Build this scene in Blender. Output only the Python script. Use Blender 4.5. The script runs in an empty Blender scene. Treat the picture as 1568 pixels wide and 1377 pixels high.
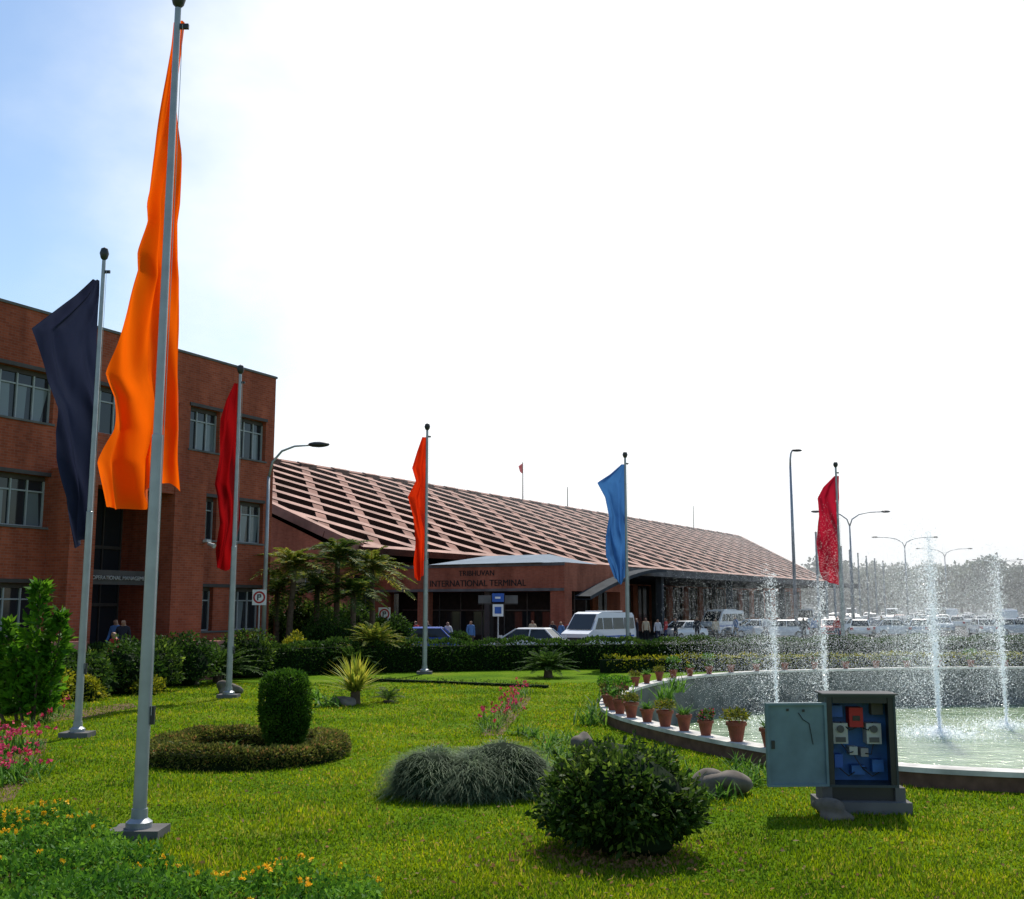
import bpy, bmesh, math, random
import numpy as np
from mathutils import Vector, Matrix
rng=np.random.default_rng(7); random.seed(7)
scene=bpy.context.scene
H=2.5; PITCH=math.radians(8.28); CP=math.cos(PITCH); SP=math.sin(PITCH); FP=1650.0
def sight(px,py,d):
    """survey reduction: bearing of a measured detail at range d -> world position"""
    v=688-py; Y=FP*CP-v*SP; Z=FP*SP+v*CP
    return ((px-784)/Y*d, d, H+Z/Y*d)

# ------------------------------------------------------------ materials
def nmat(name):
    m=bpy.data.materials.new(name); m.use_nodes=True
    nt=m.node_tree; b=nt.nodes['Principled BSDF']; return m,nt,b
def mat(name,c,rough=0.7,var=0.25,scale=3.0,bump=0.0,metal=0.0,bscale=None,c2=None):
    m,nt,b=nmat(name)
    b.inputs['Roughness'].default_value=rough; b.inputs['Metallic'].default_value=metal
    if rough>=.8: b.inputs['Specular IOR Level'].default_value=.12
    tc=nt.nodes.new('ShaderNodeTexCoord'); n=nt.nodes.new('ShaderNodeTexNoise')
    n.inputs['Scale'].default_value=scale; n.inputs['Detail'].default_value=6
    nt.links.new(tc.outputs['Object'],n.inputs['Vector'])
    r=nt.nodes.new('ShaderNodeValToRGB')
    lo=[x*(1-var) for x in c]; hi=[min(1,x*(1+var)) for x in (c2 or c)]
    r.color_ramp.elements[0].position=0.3; r.color_ramp.elements[1].position=0.7
    r.color_ramp.elements[0].color=(*lo,1); r.color_ramp.elements[1].color=(*hi,1)
    nt.links.new(n.outputs['Fac'],r.inputs['Fac']); nt.links.new(r.outputs['Color'],b.inputs['Base Color'])
    if bump:
        n2=nt.nodes.new('ShaderNodeTexNoise'); n2.inputs['Scale'].default_value=bscale or scale*6
        n2.inputs['Detail'].default_value=5
        nt.links.new(tc.outputs['Object'],n2.inputs['Vector'])
        bp=nt.nodes.new('ShaderNodeBump'); bp.inputs['Strength'].default_value=bump
        nt.links.new(n2.outputs['Fac'],bp.inputs['Height']); nt.links.new(bp.outputs['Normal'],b.inputs['Normal'])
    return m
def leafmat(name,ca,cb,cc=None,trans=0.35,rough=0.6,clump=3.0,h0_=.478,h1_=.508):
    m,nt,b=nmat(name)
    g=nt.nodes.new('ShaderNodeNewGeometry'); r=nt.nodes.new('ShaderNodeValToRGB')
    r.color_ramp.elements[0].color=(*ca,1); r.color_ramp.elements[1].color=(*cb,1)
    if cc:
        r.color_ramp.elements[1].position=.82; e=r.color_ramp.elements.new(0.95); e.color=(*cc,1)
    nt.links.new(g.outputs['Random Per Island'],r.inputs['Fac'])
    tc=nt.nodes.new('ShaderNodeTexCoord'); n=nt.nodes.new('ShaderNodeTexNoise'); n.inputs['Scale'].default_value=clump; n.inputs['Detail'].default_value=4
    nt.links.new(tc.outputs['Object'],n.inputs['Vector'])
    mr=nt.nodes.new('ShaderNodeMapRange'); mr.inputs[1].default_value=.3; mr.inputs[2].default_value=.7; mr.inputs[3].default_value=.6; mr.inputs[4].default_value=1.35
    nt.links.new(n.outputs['Fac'],mr.inputs[0])
    mh=nt.nodes.new('ShaderNodeMapRange'); mh.inputs[1].default_value=.35; mh.inputs[2].default_value=.65; mh.inputs[3].default_value=h1_; mh.inputs[4].default_value=h0_
    nt.links.new(n.outputs['Fac'],mh.inputs[0])
    h0=nt.nodes.new('ShaderNodeHueSaturation'); nt.links.new(r.outputs['Color'],h0.inputs['Color']); nt.links.new(mr.outputs[0],h0.inputs['Value']); nt.links.new(mh.outputs[0],h0.inputs['Hue'])
    b.inputs['Roughness'].default_value=rough
    b.inputs['Specular IOR Level'].default_value=0.13
    nt.links.new(h0.outputs['Color'],b.inputs['Base Color'])
    t=nt.nodes.new('ShaderNodeBsdfTranslucent')
    mx=nt.nodes.new('ShaderNodeMixShader'); mx.inputs[0].default_value=trans
    hs=nt.nodes.new('ShaderNodeHueSaturation'); hs.inputs['Value'].default_value=1.6; hs.inputs['Hue'].default_value=0.488
    nt.links.new(h0.outputs['Color'],hs.inputs['Color']); nt.links.new(hs.outputs['Color'],t.inputs['Color'])
    out=nt.nodes['Material Output']
    nt.links.new(b.outputs[0],mx.inputs[1]); nt.links.new(t.outputs[0],mx.inputs[2]); nt.links.new(mx.outputs[0],out.inputs['Surface'])
    return m
def clothmat(name,c,tr=0.5):
    m,nt,b=nmat(name); b.inputs['Base Color'].default_value=(*c,1); b.inputs['Roughness'].default_value=0.75
    b.inputs['Specular IOR Level'].default_value=0.12
    tc=nt.nodes.new('ShaderNodeTexCoord'); n=nt.nodes.new('ShaderNodeTexNoise'); n.inputs['Scale'].default_value=1.0; n.inputs['Detail'].default_value=1.5
    mp=nt.nodes.new('ShaderNodeMapping'); mp.inputs['Scale'].default_value=(2.0,1.2,.7); mp.inputs['Rotation'].default_value=(0,.4,0)
    nt.links.new(tc.outputs['Object'],mp.inputs[0]); nt.links.new(mp.outputs[0],n.inputs['Vector'])
    bp=nt.nodes.new('ShaderNodeBump'); bp.inputs['Strength'].default_value=0.8; bp.inputs['Distance'].default_value=0.3
    nt.links.new(n.outputs['Fac'],bp.inputs['Height']); nt.links.new(bp.outputs[0],b.inputs['Normal'])
    t=nt.nodes.new('ShaderNodeBsdfTranslucent'); t.inputs['Color'].default_value=(*[min(1,x*1.15) for x in c],1)
    nt.links.new(bp.outputs[0],t.inputs['Normal'])
    mx=nt.nodes.new('ShaderNodeMixShader'); mx.inputs[0].default_value=tr
    out=nt.nodes['Material Output']
    nt.links.new(b.outputs[0],mx.inputs[1]); nt.links.new(t.outputs[0],mx.inputs[2]); nt.links.new(mx.outputs[0],out.inputs['Surface'])
    return m
def brickmat(name,c1,c2,mortar):
    m,nt,b=nmat(name); b.inputs['Roughness'].default_value=0.85; b.inputs['Specular IOR Level'].default_value=.15
    tc=nt.nodes.new('ShaderNodeTexCoord'); s=nt.nodes.new('ShaderNodeSeparateXYZ'); a=nt.nodes.new('ShaderNodeMath'); a.operation='ADD'
    cb=nt.nodes.new('ShaderNodeCombineXYZ'); nt.links.new(tc.outputs['Object'],s.inputs[0])
    nt.links.new(s.outputs[0],a.inputs[0]); nt.links.new(s.outputs[1],a.inputs[1])
    nt.links.new(a.outputs[0],cb.inputs[0]); nt.links.new(s.outputs[2],cb.inputs[1])
    br=nt.nodes.new('ShaderNodeTexBrick'); br.inputs['Scale'].default_value=1
    br.inputs['Brick Width'].default_value=0.26; br.inputs['Row Height'].default_value=0.09; br.inputs['Mortar Size'].default_value=0.008
    br.inputs['Color1'].default_value=(*c1,1); br.inputs['Color2'].default_value=(*c2,1); br.inputs['Mortar'].default_value=(*mortar,1)
    nt.links.new(cb.outputs[0],br.inputs['Vector'])
    n=nt.nodes.new('ShaderNodeTexNoise'); n.inputs['Scale'].default_value=0.5; n.inputs['Detail'].default_value=8; n.inputs['Roughness'].default_value=.65
    mp=nt.nodes.new('ShaderNodeMapping'); mp.inputs['Scale'].default_value=(1.8,1.8,.4)
    nt.links.new(tc.outputs['Object'],mp.inputs[0]); nt.links.new(mp.outputs[0],n.inputs['Vector'])
    r=nt.nodes.new('ShaderNodeValToRGB'); r.color_ramp.elements[0].position=.32; r.color_ramp.elements[1].position=.66
    r.color_ramp.elements[0].color=(.55,.5,.48,1); r.color_ramp.elements[1].color=(1.1,1.06,1.04,1)
    nt.links.new(n.outputs['Fac'],r.inputs['Fac'])
    mx=nt.nodes.new('ShaderNodeMixRGB'); mx.blend_type='MULTIPLY'; mx.inputs[0].default_value=1
    nt.links.new(br.outputs['Color'],mx.inputs[1]); nt.links.new(r.outputs[0],mx.inputs[2]); nt.links.new(mx.outputs[0],b.inputs['Base Color'])
    return m
M={}
M['brick']=brickmat('brick',(.42,.105,.052),(.31,.07,.033),(.31,.14,.10))
M['brick_t']=brickmat('brick_terminal',(.45,.15,.085),(.36,.115,.065),(.33,.17,.12))
M['conc']=mat('concrete',(.38,.36,.34),.9,.2,2,.2)
M['dconc']=mat('dark_concrete',(.13,.125,.12),.9,.25,1.5,.2)
M['canopy']=mat('canopy_steel',(.05,.055,.06),.9,.25,1.5)
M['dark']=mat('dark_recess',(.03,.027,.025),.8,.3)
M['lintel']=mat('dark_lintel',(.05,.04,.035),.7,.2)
M['frame']=mat('window_frame',(.32,.34,.34),.5,.1)
M['plaster']=mat('pink_plaster',(.45,.2,.16),.85,.15)
m,nt,b=nmat('glass_dark'); b.inputs['Base Color'].default_value=(.02,.025,.03,1); b.inputs['Roughness'].default_value=.06; M['glass']=m
m,nt,b=nmat('glass_curtain'); b.inputs['Base Color'].default_value=(.15,.18,.19,1); b.inputs['Roughness'].default_value=.15; M['curt']=m
M['asphalt']=mat('asphalt',(.07,.07,.072),.9,.2,.6,.2,bscale=30)
M['kerb']=mat('kerb_concrete',(.4,.39,.37),.9,.2,4)
M['paint']=mat('road_paint',(.75,.75,.72),.8,.1)
M['soil']=mat('soil',(.12,.075,.045),.95,.3,6,.8)
M['ground']=mat('terrain',(.11,.12,.06),.95,.3,.05)
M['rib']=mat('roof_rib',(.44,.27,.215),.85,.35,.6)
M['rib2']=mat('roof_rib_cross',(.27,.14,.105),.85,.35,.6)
M['ribshade']=mat('roof_rib_side_shade',(.06,.026,.018),.85,.3,.8)  # shade on the rib flanks, painted as a dark brown
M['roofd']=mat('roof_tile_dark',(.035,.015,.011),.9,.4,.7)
M['metalroof']=mat('metal_roof',(.2,.24,.28),.85,.12,1)
M['pole']=mat('grey_pole_paint',(.32,.34,.36),.38,.12,4,0,.35)
M['black']=mat('black_metal',(.02,.02,.022),.45,.2)
M['white']=mat('white_paint',(.78,.78,.76),.5,.06)
M['ivory']=mat('meter_box_paint',(.42,.42,.4),.5,.1)
M['wcurb']=mat('white_coping',(.55,.53,.49),.8,.3,3,.2)
M['bcurb']=mat('brown_curb',(.14,.08,.055),.9,.3,5,.3)
M['terra']=mat('terracotta',(.24,.06,.03),.75,.3,7)
M['stone']=mat('boulder_stone',(.17,.145,.12),.9,.4,4,.9)
M['bark']=mat('bark',(.11,.08,.055),.95,.35,8,.8)
M['cabd']=mat('cabinet_door_paint',(.12,.19,.22),.5,.22,3)
M['cabk']=mat('cabinet_housing_paint',(.03,.045,.055),.5,.22,3)
M['cabb']=mat('cabinet_blue',(.025,.12,.36),.55,.25,5)
M['red']=mat('red_paint',(.42,.015,.015),.6,.1)
M['blue']=mat('blue_paint',(.02,.1,.42),.5,.1)
M['pwall']=mat('pool_wall',(.14,.145,.14),.85,.4,1.2,.3)
L={}
L['hedge']=leafmat('hedge_leaf',(.012,.035,.006),(.045,.11,.014),clump=1.2)
L['yhedge']=leafmat('yellow_shrub_leaf',(.10,.15,.01),(.34,.33,.015))
L['bush']=leafmat('dark_bush_leaf',(.010,.03,.005),(.045,.10,.012),(.14,.23,.03),clump=4)
L['big']=leafmat('bright_leaf',(.025,.09,.008),(.08,.25,.012))
L['topi']=leafmat('topiary_leaf',(.016,.055,.006),(.05,.14,.01))
L['ring']=leafmat('ring_hedge_leaf',(.045,.065,.012),(.14,.165,.03),(.26,.16,.05))
L['silver']=leafmat('silver_grass',(.06,.10,.05),(.20,.27,.15))
L['palm']=leafmat('palm_leaf',(.015,.045,.008),(.06,.12,.016),(.2,.22,.03),clump=1)
L['palmy']=leafmat('yellow_palm_leaf',(.04,.08,.01),(.15,.2,.02),(.38,.33,.05),clump=1)
L['cycad']=leafmat('cycad_leaf',(.015,.045,.008),(.05,.11,.016))
L['yucca']=leafmat('yucca_leaf',(.09,.17,.015),(.42,.42,.05))
L['lily']=leafmat('lily_leaf',(.03,.10,.01),(.11,.26,.03))
L['mari']=leafmat('marigold_leaf',(.025,.10,.008),(.10,.27,.02),clump=2)
L['fy']=leafmat('yellow_flower',(.7,.40,.008),(.8,.6,.02),trans=.2)
L['fr']=leafmat('red_flower',(.5,.015,.03),(.7,.1,.2),trans=.2,h0_=.5,h1_=.5)
L['far']=leafmat('distant_leaf_hazed',(.07,.10,.07),(.14,.18,.13),trans=.2,clump=.05)  # leaf colour paled and greyed to paint in distance haze
L['grass']=leafmat('grass_blade',(.068,.15,.002),(.145,.265,.004),(.31,.30,.04),trans=.4,clump=.6,h0_=.458,h1_=.503)
L['dry']=leafmat('dry_leaf',(.16,.09,.04),(.3,.2,.08))
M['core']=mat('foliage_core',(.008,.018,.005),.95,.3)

# ------------------------------------------------------------ mesh builder
class MB:
    def __init__(s): s.V=[];s.F=[];s.I=[];s.mats=[];s.n=0
    def mi(s,m):
        if m not in s.mats: s.mats.append(m)
        return s.mats.index(m)
    def poly(s,vs,fs,m):
        i=s.mi(m)
        s.V.extend([tuple(map(float,v)) for v in vs]); s.F.extend([[a+s.n for a in f] for f in fs]); s.I.extend([i]*len(fs)); s.n+=len(vs)
    def box(s,x0,x1,y0,y1,z0,z1,m,xf=None):
        vs=[(x,y,z) for z in(z0,z1) for y in(y0,y1) for x in(x0,x1)]
        if xf: vs=[tuple(xf@Vector(v)) for v in vs]
        s.poly(vs,[(0,2,3,1),(4,5,7,6),(0,1,5,4),(2,6,7,3),(0,4,6,2),(1,3,7,5)],m)
    def quads(s,Q,m):
        if len(Q)==0: return
        k=Q.shape[1]; i=s.mi(m); v=Q.reshape(-1,3).tolist(); s.V.extend(v)
        idx=(np.arange(len(v)).reshape(-1,k)+s.n).tolist(); s.F.extend(idx); s.I.extend([i]*len(idx)); s.n+=len(v)
    def tube(s,pts,rads,m,n=8):
        pts=[Vector(p) for p in pts]; vs=[];fs=[]
        if not hasattr(rads,'__len__'): rads=[rads]*len(pts)
        up=None
        for k,p in enumerate(pts):
            t=(pts[min(k+1,len(pts)-1)]-pts[max(k-1,0)]).normalized()
            if up is None:
                up=Vector((1,0,0)) if abs(t.x)<.8 else Vector((0,1,0))
            a=(up-t*up.dot(t)).normalized(); b=t.cross(a); up=a
            for j in range(n):
                q=2*math.pi*j/n; vs.append(p+(a*math.cos(q)+b*math.sin(q))*rads[k])
        for k in range(len(pts)-1):
            for j in range(n):
                fs.append((k*n+j,k*n+(j+1)%n,(k+1)*n+(j+1)%n,(k+1)*n+j))
        fs.append(tuple(reversed(range(n)))); fs.append(tuple(range((len(pts)-1)*n,len(pts)*n)))
        s.poly(vs,fs,m)
    def lathe(s,prof,c,m,n=20):
        vs=[];fs=[]
        for r,z in prof:
            for j in range(n):
                q=2*math.pi*j/n; vs.append((c[0]+r*math.cos(q),c[1]+r*math.sin(q),c[2]+z))
        for k in range(len(prof)-1):
            for j in range(n): fs.append((k*n+j,k*n+(j+1)%n,(k+1)*n+(j+1)%n,(k+1)*n+j))
        s.poly(vs,fs,m)
    def blob(s,c,r,m,sub=2,amp=.15,seed=0,fr=2.0):
        bm=bmesh.new(); bmesh.ops.create_icosphere(bm,subdivisions=sub,radius=1)
        rr=np.random.default_rng(seed); ph=rr.uniform(0,6,9)
        vs=[]
        for v in bm.verts:
            x,y,z=v.co; k=1+amp*(math.sin(fr*x*1.3+ph[0]+fr*y)+math.sin(fr*y*1.7+ph[1]-fr*z)+math.sin(fr*z*1.5+ph[2]+fr*x*.7))/2
            vs.append((c[0]+x*r[0]*k,c[1]+y*r[1]*k,c[2]+z*r[2]*k))
        fs=[[v.index for v in f.verts] for f in bm.faces]; bm.free(); s.poly(vs,fs,m)
    def mesh(s,name,smooth=False):
        me=bpy.data.meshes.new(name); me.from_pydata(s.V,[],s.F)
        for m in s.mats: me.materials.append(m)
        me.polygons.foreach_set('material_index',s.I)
        if smooth: me.polygons.foreach_set('use_smooth',[True]*len(s.F))
        me.update(); return me
    def done(s,name,loc=(0,0,0),rz=0,parent=None,smooth=False,auto=False):
        o=bpy.data.objects.new(name,s.mesh(name,smooth or auto)); scene.collection.objects.link(o)
        o.location=loc; o.rotation_euler=(0,0,rz)
        if auto:
            bpy.context.view_layer.objects.active=o; o.select_set(True)
            try: bpy.ops.object.shade_smooth_by_angle(angle=math.radians(35))
            except Exception as e: pass
            o.select_set(False)
        if parent: o.parent=parent
        return o
def empty(name,loc=(0,0,0),rz=0):
    o=bpy.data.objects.new(name,None); scene.collection.objects.link(o); o.location=loc; o.rotation_euler=(0,0,rz); o.empty_display_size=.3; return o
def inst(name,me,loc,rz=0,sc=1):
    o=bpy.data.objects.new(name,me); scene.collection.objects.link(o); o.location=loc; o.rotation_euler=(0,0,rz); o.scale=(sc,)*3 if not hasattr(sc,'__len__') else sc; return o

def unit(a): return a/np.maximum(np.linalg.norm(a,axis=1,keepdims=True),1e-6)
def leaves(C,N,Ln,W,spread=.8):
    n=len(C); d=unit(N+rng.normal(0,spread,(n,3))); r=rng.normal(0,1,(n,3)); s=unit(np.cross(d,r))
    l=(Ln*rng.uniform(.6,1.3,n))[:,None]; w=(W*rng.uniform(.7,1.2,n))[:,None]
    return np.stack([C,C+d*l*.5+s*w*.5,C+d*l,C+d*l*.5-s*w*.5],1)
def arcs(B,az,Ln,lean,droop,W,segs=3):
    """tapered arching blades -> quads"""
    n=len(B); az=np.asarray(az); hx=np.stack([np.cos(az),np.sin(az),0*az],1); sd=np.stack([-np.sin(az),np.cos(az),0*az],1)
    P=[]
    for k in range(segs+1):
        t=k/segs; r=Ln*(np.sin(lean)*t+droop*.35*t*t); z=Ln*(np.cos(lean)*t-droop*.6*t*t)
        P.append((B+hx*r[:,None]+np.array([0,0,1.])*z[:,None], W*(1-t**1.8)*(.5+.5*min(1,t*4))+.0008))
    Q=[]
    for k in range(segs):
        p,w=P[k]; q,w2=P[k+1]; w=np.broadcast_to(w,(n,))[:,None]/2; w2=np.broadcast_to(w2,(n,))[:,None]/2
        Q.append(np.stack([p-sd*w,p+sd*w,q+sd*w2,q-sd*w2],1))
    return np.stack(Q,1).reshape(-1,4,3)
def shell(n,r,c,amp=.15,seed=0,upper=True,fr=2.0,lo=.75):
    d=unit(rng.normal(0,1,(n,3)))
    if upper: d[:,2]=np.where(d[:,2]<-.35,-d[:,2],d[:,2])
    ph=np.random.default_rng(seed).uniform(0,6,9)
    x,y,z=d.T; k=1+amp*(np.sin(fr*x*1.3+ph[0]+fr*y)+np.sin(fr*y*1.7+ph[1]-fr*z)+np.sin(fr*z*1.5+ph[2]+fr*x*.7))/2
    k=k*rng.uniform(lo,1.04,n)
    return np.array(c)+d*np.array(r)*k[:,None], d
def bush(name,loc,r,n,ll,lw,lm,amp=.15,seed=0,fr=2.0,spread=.8,lo=.75,z0=.55,extra=None):
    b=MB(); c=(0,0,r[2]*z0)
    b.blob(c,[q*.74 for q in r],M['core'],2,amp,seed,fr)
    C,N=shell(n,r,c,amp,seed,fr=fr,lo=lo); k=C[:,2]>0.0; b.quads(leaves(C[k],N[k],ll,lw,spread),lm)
    return b.done(name,loc)

# ------------------------------------------------------------ pool outline
ctrl=[(7.0,15.1),(4.9,16.2),(4.05,17.6),(3.3,19.2),(2.6,21.2),(2.1,23.4),(2.1,25.8),(2.6,28.6),(3.8,32.2),(5.6,35.6),(8.2,38.2),(12.2,39.9),(17,41),(22.5,40.5),(27,37),(29,31),(28.5,24),(25,18),(19,14.8),(12.5,14.2)]
def catmull(P,k=10):
    out=[];n=len(P)
    for i in range(n):
        p0,p1,p2,p3=[np.array(P[(i+j)%n]) for j in(-1,0,1,2)]
        for t in np.linspace(0,1,k,endpoint=False):
            out.append(.5*((2*p1)+(-p0+p2)*t+(2*p0-5*p1+4*p2-p3)*t*t+(-p0+3*p1-3*p2+p3)*t**3))
    return np.array(out)
pool=catmull(ctrl)
def offset(P,d):
    t=np.roll(P,-1,0)-np.roll(P,1,0); t=t/np.linalg.norm(t,axis=1,keepdims=True); n=np.stack([t[:,1],-t[:,0]],1)
    area=np.sum(P[:,0]*np.roll(P[:,1],-1)-np.roll(P[:,0],-1)*P[:,1])
    if area<0: n=-n
    return P+n*d
def inpoly(X,Y,P):
    r=np.zeros(len(X),bool); n=len(P)
    for i in range(n):
        x1,y1=P[i];x2,y2=P[(i+1)%n]
        c=((y1>Y)!=(y2>Y))&(X<(x2-x1)*(Y-y1)/((y2-y1)+1e-12)+x1); r^=c
    return r
def sheet(name,outer,holes,z,m):
    bm=bmesh.new()
    es=[]
    for loop in [outer]+holes:
        vs=[bm.verts.new((p[0],p[1],z)) for p in loop]
        for i in range(len(vs)): es.append(bm.edges.new((vs[i],vs[(i+1)%len(vs)])))
    bmesh.ops.triangle_fill(bm,use_beauty=True,use_dissolve=False,edges=es,normal=(0,0,1))
    for f in bm.faces:
        if f.normal.z<0: f.normal_flip()
    me=bpy.data.meshes.new(name); bm.to_mesh(me); bm.free(); me.materials.append(m)
    o=bpy.data.objects.new(name,me); scene.collection.objects.link(o); return o
# lawn material
m,nt,b=nmat('lawn_grass'); b.inputs['Roughness'].default_value=.95; b.inputs['Specular IOR Level'].default_value=.05
tc=nt.nodes.new('ShaderNodeTexCoord')
def nz(sc,det=6):
    n=nt.nodes.new('ShaderNodeTexNoise'); n.inputs['Scale'].default_value=sc; n.inputs['Detail'].default_value=det; n.inputs['Roughness'].default_value=.65; nt.links.new(tc.outputs['Object'],n.inputs['Vector']); return n
n1=nz(.45); n2=nz(14,8)
r1=nt.nodes.new('ShaderNodeValToRGB'); e=r1.color_ramp.elements
e[0].position=.33; e[0].color=(.065,.15,.002,1); e[1].position=.55; e[1].color=(.125,.225,.003,1); q=e.new(.7); q.color=(.22,.235,.03,1)
nt.links.new(n1.outputs['Fac'],r1.inputs['Fac'])
r2=nt.nodes.new('ShaderNodeValToRGB'); r2.color_ramp.elements[0].position=.3; r2.color_ramp.elements[0].color=(.45,.45,.45,1); r2.color_ramp.elements[1].position=.7; r2.color_ramp.elements[1].color=(1.3,1.3,1.2,1)
nt.links.new(n2.outputs['Fac'],r2.inputs['Fac'])
mx=nt.nodes.new('ShaderNodeMixRGB'); mx.blend_type='MULTIPLY'; mx.inputs[0].default_value=1
nt.links.new(r1.outputs[0],mx.inputs[1]); nt.links.new(r2.outputs[0],mx.inputs[2]); nt.links.new(mx.outputs[0],b.inputs['Base Color'])
bp=nt.nodes.new('ShaderNodeBump'); bp.inputs['Strength'].default_value=.8; bp.inputs['Distance'].default_value=.05
n3=nz(45,4); nt.links.new(n3.outputs['Fac'],bp.inputs['Height']); nt.links.new(bp.outputs[0],b.inputs['Normal'])
M['lawn']=m
hole=[tuple(p) for p in offset(pool,.0)]
sheet('ground',[(-3000,-500),(3000,-500),(3000,4000),(-3000,4000)],[hole],-.004,M['ground'])
sheet('lawn',[(-40,-8),(60,-8),(60,55),(20,50),(0,46),(-14,40.5),(-30,25)],[hole],.0,M['lawn'])
sheet('road',[(-60,3),(-30,26.5),(-14,42),(0,47.5),(20,51.5),(60,56.5),(200,70),(260,330),(90,330),(-30,110),(-60,60)],[],.0,M['asphalt'])
b=MB()
P=[(-30,26.2),(-14,41.6),(0,47.1),(20,51.1),(60,56.1)]
for (x0,y0),(x1,y1) in zip(P[:-1],P[1:]):
    l=math.hypot(x1-x0,y1-y0); a=math.atan2(y1-y0,x1-x0); xf=Matrix.Translation((x0,y0,0))@Matrix.Rotation(a,4,'Z'); b.box(0,l,-.1,.1,-.01,.14,M['kerb'],xf)
b.done('kerb')
b=MB()
for i in range(24):
    t=i*6.; b.box(t,t+3,-.07,.07,.004,.008,M['paint'],Matrix.Translation((-2,56,0))@Matrix.Rotation(math.radians(40),4,'Z'))
for i in range(30):
    b.box(i*2.7,i*2.7+.1,0,5,.004,.008,M['paint'],Matrix.Translation((38,108,0))@Matrix.Rotation(math.radians(15),4,'Z'))
b.done('road_markings')

# ------------------------------------------------------------ fountain pool
fp=empty('fountain_pool')
ip=offset(pool,-.28); n=len(pool); b=MB()
def strip(b,A,za,B,zb,m,idx=None):
    vs=[(*p,za) for p in A]+[(*p,zb) for p in B]; n=len(A)
    b.poly(vs,[(i,(i+1)%n,n+(i+1)%n,n+i) for i in range(n)],m)
op=offset(pool,.02)
strip(b,op,-.02,op,.2,M['bcurb']); strip(b,ip,.2,ip,-1.6,M['pwall'])
op2=offset(pool,.05); ip2=offset(pool,-.33)
strip(b,op2,.2,op2,.27,M['wcurb']); strip(b,op2,.27,ip2,.27,M['wcurb']); strip(b,ip2,.27,ip2,.2,M['wcurb']); strip(b,op2,.2,ip2,.2,M['wcurb'])
b.done('basin_wall',parent=fp)
m,nt,bb=nmat('fountain_water_mat'); bb.inputs['Roughness'].default_value=.12
tc=nt.nodes.new('ShaderNodeTexCoord'); nn=nt.nodes.new('ShaderNodeTexNoise'); nn.inputs['Scale'].default_value=2.5; nn.inputs['Detail'].default_value=6
nt.links.new(tc.outputs['Object'],nn.inputs['Vector']); bp=nt.nodes.new('ShaderNodeBump'); bp.inputs['Strength'].default_value=.8; bp.inputs['Distance'].default_value=.2
nt.links.new(nn.outputs['Fac'],bp.inputs['Height']); nt.links.new(bp.outputs[0],bb.inputs['Normal'])
n4=nt.nodes.new('ShaderNodeTexNoise'); n4.inputs['Scale'].default_value=.5; n4.inputs['Detail'].default_value=9; n4.inputs['Roughness'].default_value=.75; mp=nt.nodes.new('ShaderNodeMapping'); mp.inputs['Scale'].default_value=(.5,2,1); nt.links.new(tc.outputs['Object'],mp.inputs[0]); nt.links.new(mp.outputs[0],n4.inputs['Vector'])
rw=nt.nodes.new('ShaderNodeValToRGB'); rw.color_ramp.elements[0].position=.38; rw.color_ramp.elements[0].color=(.10,.20,.07,1); rw.color_ramp.elements[1].position=.64; rw.color_ramp.elements[1].color=(.5,.58,.4,1); nt.links.new(n4.outputs['Fac'],rw.inputs[0]); nt.links.new(rw.outputs[0],bb.inputs['Base Color'])
sheet('fountain_water',[tuple(p) for p in offset(pool,-.25)],[],-1.1,m)
# pots on the rim
arc=np.concatenate([[0],np.cumsum(np.linalg.norm(np.roll(pool,-1,0)-pool,axis=1))])
def at(s):
    s=s%arc[-1]; i=np.searchsorted(arc,s)-1; i=max(0,i); t=(s-arc[i])/(arc[i+1]-arc[i]); c=offset(pool,-.14); return c[i]*(1-t)+c[(i+1)%n]*t
def potmesh(kind):
    b=MB(); b.lathe([(.0,0),(.10,0),(.15,.26),(.175,.27),(.175,.33),(.15,.33),(.14,.28),(0,.28)],(0,0,0),M['terra'],18)
    if kind==0:
        C,N=shell(300,(.24,.24,.13),(0,0,.40),.25,3,lo=.4); b.quads(leaves(C,N,.08,.028),L['ring'])
        C,N=shell(190,(.21,.21,.13),(0,0,.40),.25,3,lo=.4); b.quads(leaves(C,N,.06,.03),L['yhedge'])
    elif kind==1:
        B=np.zeros((46,3)); B[:,2]=.3; B[:,:2]=rng.normal(0,.04,(46,2)); b.quads(arcs(B,rng.uniform(0,6.28,46),rng.uniform(.25,.45,46),rng.uniform(.2,.9,46),.6,.033,4),L['lily'])
    elif kind==2:
        for k in range(5):
            a=random.uniform(0,6.28); b.tube([(0,0,.28),(.05*math.cos(a),.05*math.sin(a),.5),(.16*math.cos(a),.16*math.sin(a),.72)],[.01,.008,.004],M['bark'],5)
            C,N=shell(45,(.13,.13,.13),(.15*math.cos(a),.15*math.sin(a),.68),.2,k); b.quads(leaves(C,N,.1,.045),L['big'])
        C,N=shell(120,(.16,.16,.12),(0,0,.4),.2,4); b.quads(leaves(C,N,.09,.04),L['lily'])
    else:
        C,N=shell(260,(.19,.19,.14),(0,0,.40),.25,3,lo=.4); b.quads(leaves(C,N,.08,.035),L['bush'])
        C,N=shell(40,(.2,.2,.16),(0,0,.42),.2,3); b.quads(leaves(C,N,.05,.04),L['fr'])
    return b.mesh('potted_plant')
pots=[potmesh(k) for k in range(4)]
s=2.6; i=0
order=[2,0,1,0,3,1,0,1,0,2,1]
while s<46:
    p=at(s); k_=random.uniform(.82,1.02)
    inst('potted_plant',pots[order[i%len(order)]],(p[0],p[1],.27),random.uniform(0,6),(k_,k_,k_*random.uniform(.88,1.08)) if s<14 else .78); s+=(.82+random.uniform(-.1,.12)) if s<14 else 1.3; i+=1
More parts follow.
